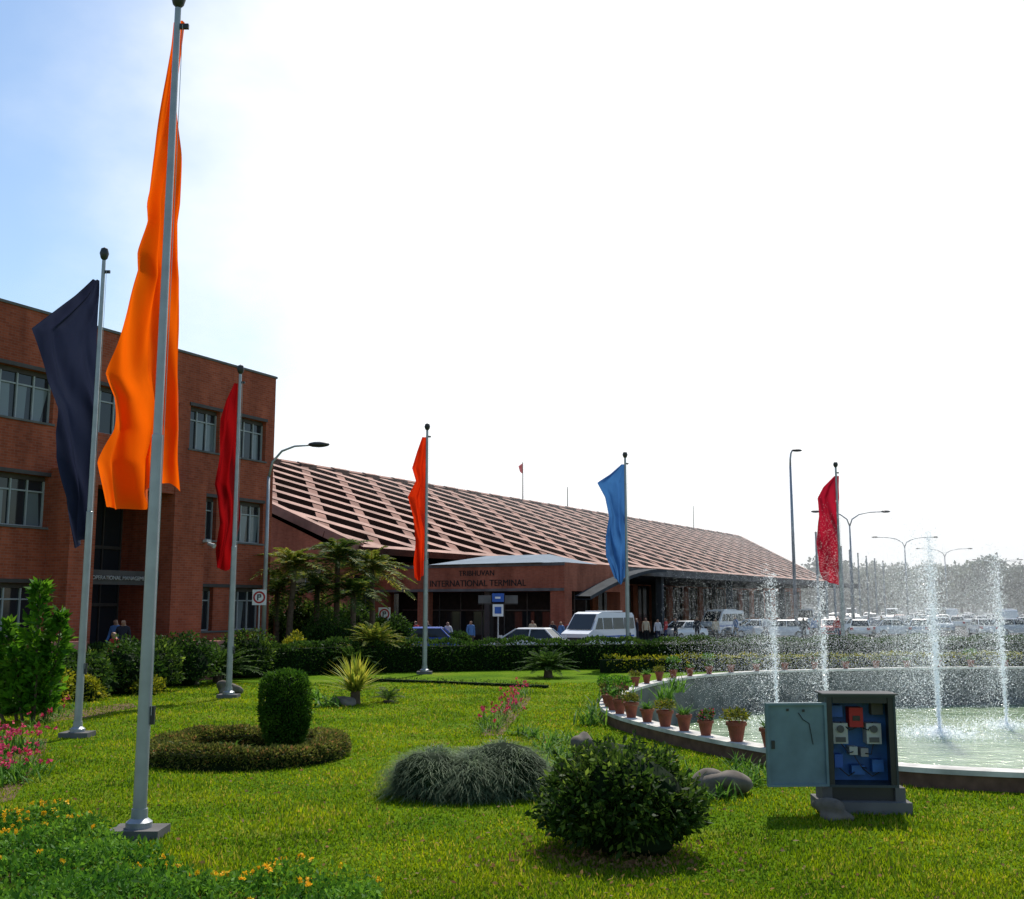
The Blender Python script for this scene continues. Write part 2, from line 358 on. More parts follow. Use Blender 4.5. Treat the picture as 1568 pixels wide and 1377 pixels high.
for px,k in [(7.35,0),(7.75,3),(8.55,0),(9.3,1)]:
    jj=np.argmin(np.abs(ip[:,0]-px)+ (ip[:,1]>20)*100); inst('potted_plant',pots[k],(px,(ip[jj][1]+pool[jj][1])/2,.27),px,1.0)
# jets
m,nt,bb=nmat('water_spray'); bb.inputs['Base Color'].default_value=(.92,.95,1,1); bb.inputs['Roughness'].default_value=.2
t=nt.nodes.new('ShaderNodeBsdfTranslucent'); t.inputs['Color'].default_value=(.95,.97,1,1); mx=nt.nodes.new('ShaderNodeMixShader'); mx.inputs[0].default_value=.6
nt.links.new(bb.outputs[0],mx.inputs[1]); nt.links.new(t.outputs[0],mx.inputs[2]); nt.links.new(mx.outputs[0],nt.nodes['Material Output'].inputs['Surface']); M['spray']=m
def drops(C,s):
    n=len(C); d=unit(rng.normal(0,1,(n,3))); r=unit(np.cross(d,rng.normal(0,1,(n,3)))); s=s[:,None]
    return np.stack([C-d*s,C+r*s*.5,C+d*s,C-r*s*.5],1)
def jet(x,y,hgt,n,spread,wind=-.35):
    b=MB(); g=9.8; v=math.sqrt(2*g*hgt); T=2*v/g
    t=rng.uniform(0,1,n)**.8*T; vx=rng.normal(0,spread,n); vy=rng.normal(0,spread,n); vv=v*rng.uniform(.55,1.0,n)
    X=vx*t+wind*.5*t*t; Y=vy*t; Z=vv*t-.5*g*t*t; k=Z>0
    b.quads(drops(np.stack([X,Y,Z],1)[k],rng.uniform(.008,.026,k.sum())),M['spray'])
    m2=n//3; z=rng.uniform(0,1,m2)**1.3*hgt*.93; w=.02+.09*(z/hgt); C=np.stack([rng.normal(0,1,m2)*w,rng.normal(0,1,m2)*w,z],1)
    b.quads(drops(C,rng.uniform(.012,.034,m2)),M['spray'])
    m3=n*3; t=rng.uniform(.2,1,m3)*T*1.2; C=np.stack([rng.normal(0,.42,m3)*t+wind*2*t,rng.normal(0,.5,m3)*t,hgt*rng.uniform(.0,1,m3)**.8*rng.uniform(.6,1.05,m3)],1); b.quads(drops(C,rng.uniform(.004,.011,m3)),M['spray'])
    m4=n//3; a=rng.uniform(0,6.28,m4); r=rng.normal(.0,.8,m4); C=np.stack([np.cos(a)*r,np.sin(a)*r,np.abs(rng.normal(0,.12,m4))],1); b.quads(drops(C,rng.uniform(.01,.04,m4)),M['spray'])
    b.done('fountain_jet',(x,y,-1.1))
for px,d,h,n_,sp in [(1190,34,5.0,4800,.14),(1266,35,4.7,4300,.14),(1437,31,6.2,14000,.36),(1540,33,5.6,7000,.22),(1640,33,5,3000,.13)]:
    jet((px-784)/1690*d,d,h,n_,sp)
# wind-blown mist over the basin
n_=210000; x=rng.uniform(4.5,19,n_); y=rng.normal(33.5,1.8,n_); z=-1.1+rng.gamma(2.6,1.0,n_)*.95+.6; k=(rng.random(n_)<(.3+.7*np.clip((x-4.5)/6,0,1))*(.65+.35*np.sin(x*1.1+z*.7)*np.sin(x*2.3-z)))&(z<5.6)&inpoly(x,y,ip)
b=MB(); C=np.stack([x,y,z],1)[k]; b.quads(drops(C,rng.uniform(.006,.0115,k.sum())),M['spray']); b.done('fountain_mist')

# ------------------------------------------------------------ lawn blades
N=260000
Y=9.2+rng.random(N)**1.5*27; X=(rng.random(N)*2-1)*(.52*Y+.3)
k=~inpoly(X,Y,offset(pool,.1)); X=X[k];Y=Y[k]; n_=len(X)
az=rng.uniform(0,6.28,n_); Ln=rng.uniform(.02,.055,n_)*(1+.35*np.sin(X*1.9+Y*.7)*np.sin(Y*1.3)); w=.005+.0005*Y
dx=np.cos(az);dy=np.sin(az); ln=rng.uniform(.1,.9,n_)
A=np.stack([X-dy*w,Y+dx*w,0*X],1);B_=np.stack([X+dy*w,Y-dx*w,0*X],1);C=np.stack([X+dx*Ln*ln,Y+dy*Ln*ln,Ln],1)
V=np.stack([A,B_,C],1).reshape(-1,3)
me=bpy.data.meshes.new('lawn_grass_blades'); me.vertices.add(len(V)); me.vertices.foreach_set('co',V.astype(np.float32).ravel())
me.loops.add(len(V)); me.loops.foreach_set('vertex_index',np.arange(len(V),dtype=np.int32)); me.polygons.add(len(V)//3); me.polygons.foreach_set('loop_start',np.arange(0,len(V),3,dtype=np.int32))
me.materials.append(L['grass']); me.update(calc_edges=True); me.validate()
o=bpy.data.objects.new('lawn_grass_blades',me); scene.collection.objects.link(o)
n_=900; Y=9.5+rng.random(n_)**1.3*20; X=(rng.random(n_)*2-1)*.5*Y; k=~inpoly(X,Y,offset(pool,.2)); C=np.stack([X,Y,rng.uniform(.03,.05,n_)],1)[k]
b=MB(); b.quads(leaves(C,rng.normal(0,1,C.shape)*np.array([1,1,.2]),.06,.03,.3),L['dry']); b.done('fallen_leaves')

# ------------------------------------------------------------ brick office building
BA=math.atan2(.885,.465)
bo=empty('brick_office_building',(-10.27,46,0),BA)
def facade(b,x0,x1,z0,z1,ops,m,y=0,dep=.28,rm=None):
    xs=sorted(set([x0,x1]+[o[0] for o in ops]+[o[1] for o in ops])); zs=sorted(set([z0,z1]+[o[2] for o in ops]+[o[3] for o in ops]))
    for i in range(len(xs)-1):
        for j in range(len(zs)-1):
            cx=(xs[i]+xs[i+1])/2; cz=(zs[j]+zs[j+1])/2
            if any(o[0]<cx<o[1] and o[2]<cz<o[3] for o in ops): continue
            b.poly([(xs[i],y,zs[j]),(xs[i+1],y,zs[j]),(xs[i+1],y,zs[j+1]),(xs[i],y,zs[j+1])],[(0,1,2,3)],m)
    for o in ops:
        a,c,p,q=o[:4]; d=o[4] if len(o)>4 else dep
        for f in [[(a,0,p),(a,d,p),(a,d,q),(a,0,q)],[(c,0,p),(c,0,q),(c,d,q),(c,d,p)],[(a,0,p),(c,0,p),(c,d,p),(a,d,p)],[(a,0,q),(a,d,q),(c,d,q),(c,0,q)]]:
            b.poly([(v[0],y+v[1],v[2]) for v in f],[(0,1,2,3)],rm or m)
def window(b,a,c,p,q,y,nm,curt=.6):
    b.poly([(a,y,p),(c,y,p),(c,y,q),(a,y,q)],[(0,1,2,3)],M['glass'])
    f=.05
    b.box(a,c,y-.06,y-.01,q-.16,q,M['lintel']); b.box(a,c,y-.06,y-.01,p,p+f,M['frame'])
    zt=p+(q-p)*.68; b.box(a+.01,c-.01,y-.05,y-.012,zt,zt+.05,M['frame'])
    for i in range(nm+1):
        x=a+(c-a-f)*i/nm; b.box(x,x+f,y-.07,y-.008,p+f,q-.16,M['frame'])
    for i in range(nm):
        if random.random()<curt:
            x=a+(c-a)*i/nm; w=(c-a)/nm; b.poly([(x+.06,y-.004,p+.06),(x+w*random.uniform(.5,.95),y-.004,p+.06),(x+w*random.uniform(.6,.95),y-.004,zt-.01),(x+.06,y-.004,zt-.01)],[(0,1,2,3)],M['curt'])
b=MB()
TOP=12.3
ops=[]
for z in (8.6,5.1,1.55):
    ops.append((-5.0,-3.35,z,z+1.7)); ops.append((-2.3,-.55,z,z+1.7)); ops.append((-14.6,-11.35,z,z+1.7)); ops.append((-19.5,-16,z,z+1.7))
ops+=[(-9.9,-7.3,8.6,10.3),(-10.2,-6.75,.0,6.9,1.6),(-5.95,-5.6,8.6,10.3)]
facade(b,-24,0,0,TOP,ops,M['brick'])
for z in (8.6,5.1,1.55):
    for a,c,nm in((-5.0,-3.35,3),(-2.3,-.55,3),(-14.6,-11.35,5),(-19.5,-16,4)):
        window(b,a,c,z,z+1.7,.26,nm,.6 if z>2 else .1)
    for a,c in((-5.0,-.55),(-14.6,-11.35),(-19.5,-16)):
        b.box(a-.05,c+.05,-.05,.1,z+1.7+.003,z+1.83,M['lintel']); b.box(a-.06,c+.06,-.06,.2,z-.07,z-.002,M['dconc'])
window(b,-9.9,-7.3,8.6,10.3,.26,4); b.box(-9.95,-7.25,-.05,.1,10.303,10.43,M['lintel'])
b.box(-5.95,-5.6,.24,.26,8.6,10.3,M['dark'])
b.poly([(0,0,0),(0,22,0),(0,22,TOP),(0,0,TOP)],[(0,1,2,3)],M['brick']); b.poly([(-24,0,0),(-24,22,0),(-24,22,TOP),(-24,0,TOP)],[(0,1,2,3)],M['brick'])
b.poly([(0,22,0),(-24,22,0),(-24,22,TOP),(0,22,TOP)],[(0,1,2,3)],M['brick'])
b.box(-23.9,-.1,.35,21.9,11.2,11.4,M['dconc'])
b.box(-24.04,.04,-.05,.3,TOP,TOP+.09,M['dconc'])
b.box(-6.7,-5.1,-1.1,-.003,0,7.1,M['brick']); b.box(-11.3,-10.25,-1.1,-.003,0,7.1,M['brick']); b.box(-10.25,-6.7,-1.05,-.01,6.6,7.05,M['brick'])
b.box(-.9,.02,-.25,-.003,0,1.2,M['brick'])
yy=1.55
b.poly([(-10.2,yy,0),(-6.75,yy,0),(-6.75,yy,6.9),(-10.2,yy,6.9)],[(0,1,2,3)],M['glass'])
for i in range(5):
    x=-10.2+i*.85; b.box(x,x+.05,yy-.08,yy-.01,0,6.9,M['lintel'])
for z in (2.5,4.6): b.box(-10.2,-6.75,yy-.07,yy-.012,z,z+.12,M['lintel'])
b.box(-10.2,-6.75,-.5,-.42,3.25,3.75,M['lintel'])
b.box(-10.6,-6.9,-3.6,1.5,-.01,.35,M['plaster']); b.box(-6.9,-6.5,-3.6,-1.15,0,1.3,M['plaster']); b.box(-12.9,-11.3,-2.2,-2.0,0,1.4,M['plaster'])
b.done('walls_and_windows',parent=bo)
def text(s,size,loc,rot,m,parent,name):
    cu=bpy.data.curves.new(name,'FONT'); cu.body=s; cu.size=size; cu.extrude=.015; cu.align_x='CENTER'; cu.materials.append(m)
    o=bpy.data.objects.new(name,cu); scene.collection.objects.link(o); o.location=loc; o.rotation_euler=rot; o.parent=parent; return o
text('OPERATIONAL MANAGEMENT',.19,(-8.5,-.54,3.42),(math.pi/2,0,0),M['conc'],bo,'name_letters')
b=MB(); b.box(-5.2,-4.95,-1.3,-1.1,4.9,5.0,M['ivory']); b.tube([(-5.1,-1.3,4.85),(-5.1,-1.6,4.75)],[.06,.09],M['ivory']); b.done('security_camera',parent=bo)

# ------------------------------------------------------------ terminal
TA=math.atan2(.857,.515)
te=empty('airport_terminal',(-10,70,0),TA)
W=24.; SL=.387; E0=6.0
def rz_(y): return E0+SL*y
b=MB()
s0,s1=0.,143.; se=114.
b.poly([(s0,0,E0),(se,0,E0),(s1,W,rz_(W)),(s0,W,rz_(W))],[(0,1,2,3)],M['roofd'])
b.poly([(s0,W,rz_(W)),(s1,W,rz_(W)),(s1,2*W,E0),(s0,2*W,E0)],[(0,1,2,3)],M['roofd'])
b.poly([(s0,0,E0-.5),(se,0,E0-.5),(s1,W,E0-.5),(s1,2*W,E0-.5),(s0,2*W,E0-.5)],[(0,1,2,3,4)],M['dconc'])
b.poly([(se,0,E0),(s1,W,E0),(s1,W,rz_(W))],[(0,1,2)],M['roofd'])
b.poly([(s0,0,E0-.5),(s0,2*W,E0-.5),(s0,W,rz_(W))],[(0,1,2)],M['brick_t'])
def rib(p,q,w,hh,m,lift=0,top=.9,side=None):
    """beam with a light top; shade on the flanks is painted dark"""
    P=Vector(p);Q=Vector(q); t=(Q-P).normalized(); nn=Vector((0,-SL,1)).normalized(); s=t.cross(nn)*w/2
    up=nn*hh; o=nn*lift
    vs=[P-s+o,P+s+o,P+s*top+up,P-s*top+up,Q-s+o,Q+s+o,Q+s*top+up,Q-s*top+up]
    b.poly(vs,[(0,1,2,3),(7,6,5,4),(0,4,5,1),(1,5,6,2),(3,7,4,0)],side or M['ribshade'])
    b.poly(vs,[(2,6,7,3)],m)
PER=4.8; k_=(s1-se)/W
def Pt(x,y): return (x,y,rz_(y))
c=3.0
while c<s1+W:
    y1=min(W,c); x1=c-y1
    y0=0 if c<=se else (c-se)/(1+k_)
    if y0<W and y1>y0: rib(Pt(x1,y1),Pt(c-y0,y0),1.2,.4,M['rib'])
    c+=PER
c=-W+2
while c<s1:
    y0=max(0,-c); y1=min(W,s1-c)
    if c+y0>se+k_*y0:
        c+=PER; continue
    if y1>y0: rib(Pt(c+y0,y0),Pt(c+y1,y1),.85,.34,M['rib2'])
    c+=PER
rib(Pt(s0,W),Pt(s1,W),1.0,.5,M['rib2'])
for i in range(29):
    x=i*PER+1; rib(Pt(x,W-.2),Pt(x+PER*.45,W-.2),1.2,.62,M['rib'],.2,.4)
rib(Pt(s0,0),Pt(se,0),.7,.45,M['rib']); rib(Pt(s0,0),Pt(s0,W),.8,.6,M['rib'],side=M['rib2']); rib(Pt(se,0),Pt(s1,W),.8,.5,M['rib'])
b.done('roof',parent=te)
b=MB()
ops=[(x,x+3.4,1.0,4.6) for x in np.arange(2,104,4.6)]
facade(b,0,106,0,5.5,[tuple(o) for o in ops],M['brick_t'],y=2.0)
for o in ops:
    b.poly([(o[0],2.3,o[2]),(o[1],2.3,o[2]),(o[1],2.3,o[3]),(o[0],2.3,o[3])],[(0,1,2,3)],M['glass'])
    b.box(o[0]+1.65,o[0]+1.73,2.2,2.28,o[2],o[3],M['dconc'])
b.poly([(0,2,0),(0,2*W,0),(0,2*W,5.5),(0,2,5.5)],[(0,1,2,3)],M['brick_t']); 
for y in (3,7,11,15): b.box(-.06,-.02,y,y+2.6,3.4,4.9,M['glass']); b.box(-.1,-.065,y+1.25,y+1.32,3.4,4.9,M['frame'])
b.box(106,140,14,40,0,5.4,M['dconc'])
b.done('walls',parent=te)
b=MB()
PX=4.0
b.box(PX,PX+9,-13,1.9,3.45,5.2,M['brick_t'])
b.box(PX-.06,PX-.003,-13.05,1.9,5.0,5.2,M['dconc']); b.box(PX-.05,PX-.003,-13.0,1.9,3.45,3.62,M['dconc'])
b.box(PX+.05,PX+1.0,-13,-12.0,0,3.45,M['brick_t']); b.box(PX+.05,PX+.8,-2.6,-1.9,0,3.45,M['brick_t']); b.box(PX+.05,PX+.9,1,1.9,0,3.45,M['brick_t'])
b.box(PX+8,PX+9,-13,-12.0,0,3.45,M['brick_t']); b.box(PX+.3,PX+.8,-7.4,-7,0,3.45,M['lintel'])
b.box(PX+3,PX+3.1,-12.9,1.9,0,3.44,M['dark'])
for y in np.arange(-12.2,1,1.75): b.box(PX+2.9,PX+2.98,y,y+.06,0,3.4,M['dconc'])
b.box(PX+2.88,PX+2.96,-12.2,1.5,2.2,2.28,M['dconc'])
for y in (-11.3,-9.2,-5.9,-3.8): b.poly([(PX+2.95,y,0.6),(PX+2.95,y+1.5,0.6),(PX+2.95,y+1.5,2.15),(PX+2.95,y,2.15)],[(0,1,2,3)],M['glass'])
b.poly([(PX-.3,-11.5,5.21),(PX-.3,-3,5.21),(PX+4.5,-4.5,5.95),(PX+4.5,-9.5,5.95)],[(0,1,2,3)],M['metalroof'])
b.poly([(PX-.3,-11.5,5.21),(PX+9.5,-11.5,5.21),(PX+4.5,-9.5,5.95)],[(0,1,2)],M['metalroof'])
b.poly([(PX-.3,-3,5.21),(PX+4.5,-4.5,5.95),(PX+9.5,-3,5.21)],[(0,1,2)],M['metalroof'])
b.poly([(PX+4.5,-9.5,5.95),(PX+9.5,-11.5,5.21),(PX+9.5,-3,5.21),(PX+4.5,-4.5,5.95)],[(0,1,2,3)],M['metalroof'])
b.done('entrance_portico',parent=te)
text('TRIBHUVAN',.5,(PX-.02,-6.6,4.45),(math.pi/2,0,-math.pi/2),M['dark'],te,'sign_letters_a')
text('INTERNATIONAL TERMINAL',.58,(PX-.02,-6.6,3.78),(math.pi/2,0,-math.pi/2),M['dark'],te,'sign_letters_b')
b=MB()
b.box(PX+9.4,80,-13,1.95,4.75,5.0,M['canopy']); b.box(PX+9.4,80,-13.12,-13.003,4.65,5.15,M['dconc'])
for x in np.arange(20,80,15):
    b.box(x,x+.45,-12.6,-12.15,0,4.75,M['canopy']); b.box(x,x+.4,-5.6,-5.2,0,4.75,M['canopy'])
for t0,t1 in zip(np.linspace(0,1,9)[:-1],np.linspace(0,1,9)[1:]):
    f=lambda t:(PX+1+12*t, -13.2, 2.9+2.0*math.sin(t*math.pi/2))
    p=f(t0);q=f(t1); b.poly([(p[0],-14.3,p[2]),(q[0],-14.3,q[2]),(q[0],-13.2,q[2]+.02),(p[0],-13.2,p[2]+.02),(p[0],-14.3,p[2]+.22),(q[0],-14.3,q[2]+.22),(q[0],-13.2,q[2]+.24),(p[0],-13.2,p[2]+.24)],[(0,1,2,3),(4,5,6,7),(0,1,5,4),(3,2,6,7)],M['canopy'])
b.done('drop_off_canopy',parent=te)
def small(name,x,y,hh,flag=None):
    b=MB(); b.tube([(0,0,0),(0,0,hh)],[.07,.05],M['lintel'],6)
    if flag: b.poly([(0,0,hh-.1),(-.9,.1,hh-.6),(-.8,-.05,hh-1.3),(0,0,hh-1.5)],[(0,1,2,3)],flag)
    b.done(name,(x,y,rz_(W)+.3),parent=te)
M['flagred']=clothmat('red_cloth',(.5,.02,.03))
small('roof_flag',62,W,5,M['flagred']); small('roof_mast',74,W,3); small('roof_mast_b',120,W,4)

# ------------------------------------------------------------ flags
def catp(y,rows,j): return np.interp(y,[r[0] for r in rows],[r[j] for r in rows])
def flagpole(name,px0,py0,px1,py1,d,rows,bot,col,tr,folds,amp,seed,r0=.07,behind=.12,topy=None):
    bx,_,_=sight(px1,py1,d); top=sight(px0,py0,d); hz=top[2]
    root=empty(name,(bx,d,0))
    b=MB(); b.tube([(0,0,.0),(0,0,hz*.45),(0,0,hz*.451),(0,0,hz-.15)],[r0,r0*.85,r0*.7,r0*.5],M['pole'],16)
    b.lathe([(0,.0),(r0*1.9,.0),(r0*1.9,.06),(r0*1.2,.1),(r0*1.15,.2),(0,.2)],(0,0,.1),M['pole'],16)
    b.box(-.28,.28,-.22,.22,0,.1,M['dconc'])
    b.lathe([(r0*.5,0),(r0*.3,.05),(r0*.9,.1),(r0*1.25,.2),(r0*.9,.3),(0,.34)],(0,0,hz-.2),M['black'],14)
    b.box(0,.14,-.02,.02,hz-.42,hz-.36,M['black']); b.tube([(r0*1.0,-.03,hz-.38),(r0*1.15,-.03,1.3)],.004,M['ivory'],4)
    b.box(r0*.9,r0*.9+.05,-.02,.02,1.2,1.4,M['black'])
    b.done('pole',parent=root,auto=True)
    nr,nc=110,64; rr=np.random.default_rng(seed); ph=rr.uniform(0,6,8)
    vs=[];fs=[]; y0=rows[0][0]
    bu=[q[0] for q in bot]; bv=[q[1] for q in bot]
    for i in range(nr+1):
        v=i/nr
        for j in range(nc+1):
            u=j/nc; yb=np.interp(u,bu,bv); y=y0+v*(yb-y0)
            xl=catp(y,rows,1);xr_=catp(y,rows,2); px=xl+(xr_-xl)*u
            X,_,Z=sight(px,y,d); w=(xr_-xl)/1650*d
            A=amp*min(1,.25+v*1.3)
            uu=u+.22*math.sin(v*4+ph[3])+.09*math.sin(v*9+ph[5]+u*2)
            sn=math.sin((uu*folds*3.1416+ph[0]/2+v*2.2)); cr=1-math.sqrt(sn*sn+.03)
            dep=A*(1.9*cr-.6)+A*.55*math.sin(uu*folds*1.7*6.283+ph[1]-v*7)*math.sin(v*3.1+ph[6])+A*.5*math.sin(v*8+ph[2]+u*3.5)+A*.3*math.sin(v*17+ph[4]-u*6)
            xx=X-bx+ .07*w*math.sin(uu*folds*6.283+ph[0]+1.5+v*3.5)*math.sin(u*math.pi)
            vs.append((xx,behind+dep+A,Z))
    for i in range(nr):
        for j in range(nc):
            a=i*(nc+1)+j; fs.append((a,a+1,a+nc+2,a+nc+1))
    b=MB(); b.poly(vs,fs,clothmat(name+'_cloth',col,tr)); b.done('cloth',parent=root,smooth=True)
flagpole('orange_flag_on_pole',262,-5,212,1280,12.3,[(22,259,276),(60,255,272),(110,247,268),(150,240,266),(220,228,266),(300,211,265),(330,216,262),(380,205,264),(410,207,264),(470,188,262),(520,170,262),(565,152,262),(600,160,263),(650,155,264),(700,131,262),(740,136,262),(785,142,262)],[(0,770),(.3,779),(.5,775),(.62,755),(.75,738),(.88,735),(1,748)],(.84,.125,.002),.48,2.0,.14,1,.075)
flagpole('navy_flag_on_pole',149,388,118,1128,21.4,[(425,139,147),(450,112,148),(480,72,147),(500,44,146),(520,50,145),(560,60,144),(580,64,143),(620,78,142),(660,78,140),(700,82,138),(760,99,134),(800,101,131),(840,104,129)],[(0,838),(.5,828),(1,818)],(.024,.028,.06),.3,1.6,.14,2,.075,.1)
flagpole('red_flag_on_pole',361,565,350,1062,30.4,[(585,356,362),(610,344,361),(640,335,361),(690,332,360),(740,326,360),(760,331,361),(800,334,360),(840,327,357),(875,327,354)],[(0,868),(.5,873),(1,862)],(.3,.004,.006),.38,1.5,.14,3,.085)
flagpole('scarlet_flag_on_pole',650,653,650,1033,41,[(668,646,652),(690,638,652),(715,630,652),(735,636,651),(760,624,651),(790,632,651),(830,636,651),(860,632,649),(890,634,647)],[(0,884),(.5,889),(1,880)],(.65,.03,.004),.45,1.4,.14,4,.09)
flagpole('blue_flag_on_pole',956,696,962,1022,46,[(710,952,958),(725,935,958),(738,915,958),(760,927,958),(790,934,958),(820,929,959),(850,929,959),(880,940,959),(898,947,958)],[(0,885),(.5,895),(1,882)],(.045,.15,.38),.4,1.5,.16,5,.09)
flagpole('crimson_flag_on_pole',1283,711,1292,1000,50,[(728,1279,1286),(745,1262,1286),(762,1253,1287),(790,1256,1287),(830,1252,1288),(870,1258,1290),(897,1266,1292)],[(0,888),(.5,893),(1,896)],(.4,.01,.03),.4,1.5,.16,6,.09)

# ------------------------------------------------------------ lamps, masts, signs
def lamp(px,d,topz,arms,name='street_lamp',r=.1,base=None):
    b=MB(); x=(px-784)/1640*d
    b.tube([(0,0,0),(0,0,topz*.55),(0,0,topz-1.3)],[r,r*.8,r*.6],M['pole'],10); b.tube([(0,0,0),(0,0,.9)],[r*1.5,r*1.4],M['pole'],10)
    for a in arms:
        s=1 if a>0 else -1; A=abs(a)
        b.tube([(0,0,topz-1.35),(s*.08*A,0,topz-.7),(s*.3*A,0,topz-.25),(s*.6*A,0,topz-.05),(s*A,0,topz)],[r*.55,r*.5,r*.45,r*.4,r*.35],M['pole'],8)
        b.blob((s*(A+.3),0,topz+.02),(.45,.16,.12),M['black'],2,.02)
    return b.done(name,(x,d,0),smooth=True)
lamp(411,43.4,9.0,[1.7]); lamp(1211,90,15.5,[.3],r=.16); lamp(1298,100,11.2,[3.1,-2.8],r=.12); lamp(1380,150,12,[4,-3.8],r=.13); lamp(1440,180,12,[4,-4],r=.13); lamp(1520,200,11,[4,-4],r=.13); lamp(1560,230,12,[4,-4],r=.13)
for i in range(9):
    d=88+i*7; x=(1246+i*12.5-784)/1640*d
    b=MB(); b.tube([(0,0,0),(0,0,8.4)],[.12,.08],M['pole'],8); b.lathe([(0,0),(.12,.1),(0,.2)],(0,0,8.35),M['black'],8); b.lathe([(0,0),(.3,0),(.3,.15),(0,.15)],(0,0,0),M['conc'],10); b.done('bare_flagpole',(x,d,0))
def sign(px,d,z,kind):
    b=MB(); x=(px-784)/1640*d; b.tube([(0,0.03,0),(0,.03,z+.3)],.035,M['pole'],8)
    b.box(-.27,.27,-.02,.0,z-.3,z+.3,M['white'])
    if kind=='p':
        vs=[];n=20
        for r in(.24,.17):
            for j in range(n): q=2*math.pi*j/n; vs.append((r*math.cos(q),-.026,z+r*math.sin(q)))
        b.poly(vs,[(j,(j+1)%n,n+(j+1)%n,n+j) for j in range(n)],M['red'])
        b.box(-.08,-.03,-.03,-.022,z-.12,z+.12,M['black']); b.box(-.03,.07,-.03,-.022,z+.07,z+.12,M['black']); b.box(.04,.08,-.031,-.022,z,z+.1,M['black']); b.box(-.03,.06,-.032,-.022,z-.01,z+.03,M['black'])
    else:
        b.box(-.3,.3,-.02,.0,z+.42,z+.85,M['blue']); b.box(-.15,.12,-.03,-.022,z+.58,z+.68,M['white']); b.box(-1.0,-.35,-.02,0,z+.35,z+.75,M['dconc']); b.box(.35,1.0,-.02,0,z+.35,z+.75,M['dconc'])
        b.box(-1.0,1.0,.0,.03,z+.3,z+.34,M['lintel']); b.box(-.17,.17,-.03,-.022,z-.17,z+.17,M['blue'])
    return b.done('traffic_sign',(x,d,0))
sign(403,42.7,2.85,'p'); sign(592,50,2.15,'p'); sign(763,55,2.3,'b')

# ------------------------------------------------------------ vehicles
def carpaint(name,c):
    m,nt,b=nmat(name); b.inputs['Base Color'].default_value=(*c,1); b.inputs['Roughness'].default_value=.3; b.inputs['Coat Weight'].default_value=.5; return m
def wheel(b,x,y,r,s):
    b.tube([(x,y,r),(x,y+s*.2,r)],r,M['black'],16); b.tube([(x,y+s*.201,r),(x,y+s*.215,r)],r*.6,M['frame'],12)
def carmesh(c,name):
    p=carpaint(name+'_paint',c); b=MB(); w=.82
    prof=[(-2.05,.35),(-2.08,.62),(-1.98,.86),(-1.2,.95),(1.15,.95),(1.7,.9),(2.02,.84),(2.08,.55),(2.02,.3),(1.7,.28),(1.6,.5),(1.3,.62),(1.0,.5),(.9,.26),(-.9,.26),(-1.0,.5),(-1.3,.62),(-1.6,.5),(-1.7,.3)]
    n=len(prof); vs=[(x,-w if z<.8 else -w+.06,z) for x,z in prof]+[(x,w if z<.8 else w-.06,z) for x,z in prof]
    fs=[tuple(range(n)),tuple(range(2*n-1,n-1,-1))]+[(i,n+i,n+(i+1)%n,(i+1)%n) for i in range(n)]; b.poly(vs,fs,p)
    lo=[(-1.65,-.74,.93),(1.1,-.74,.93),(1.1,.74,.93),(-1.65,.74,.93)]; hi=[(-1.15,-.6,1.4),(.35,-.6,1.4),(.35,.6,1.4),(-1.15,.6,1.4)]
    b.poly(lo+hi,[(0,1,5,4),(1,2,6,5),(2,3,7,6),(3,0,4,7)],M['glass'])
    b.poly([(-1.15,-.6,1.4),(.35,-.6,1.4),(.35,.6,1.4),(-1.15,.6,1.4),(-1.05,-.5,1.46),(.25,-.5,1.46),(.25,.5,1.46),(-1.05,.5,1.46)],[(0,1,5,4),(1,2,6,5),(2,3,7,6),(3,0,4,7),(4,5,6,7)],p)
    for a,c2 in zip(lo,hi): b.tube([a,c2],.04,p,6)
    for s in(-1,1): b.tube([(-.35,s*.745,.93),(-.4,s*.605,1.4)],.035,p,6); b.box(1.0,1.15,s*.82-.06,s*.82+.06,.98,1.1,p)
    for x in(-1.3,1.3):
        wheel(b,x,-.64,.31,-1); wheel(b,x,.64,.31,1)
    for s in(-1,1):
        b.box(2.0,2.09,s*.62-.16,s*.62+.16,.6,.76,M['white']); b.box(-2.1,-2.03,s*.64-.13,s*.64+.13,.62,.82,M['red'])
    b.box(2.05,2.1,-.4,.4,.4,.55,M['black']); b.box(-2.1,-2.06,-.25,.25,.5,.62,M['white'])
    return b.mesh(name)
cars=[carmesh(c,'car') for c in [(.7,.7,.69),(.45,.47,.49),(.35,.02,.02),(.02,.08,.4),(.05,.05,.06),(.28,.36,.45)]]
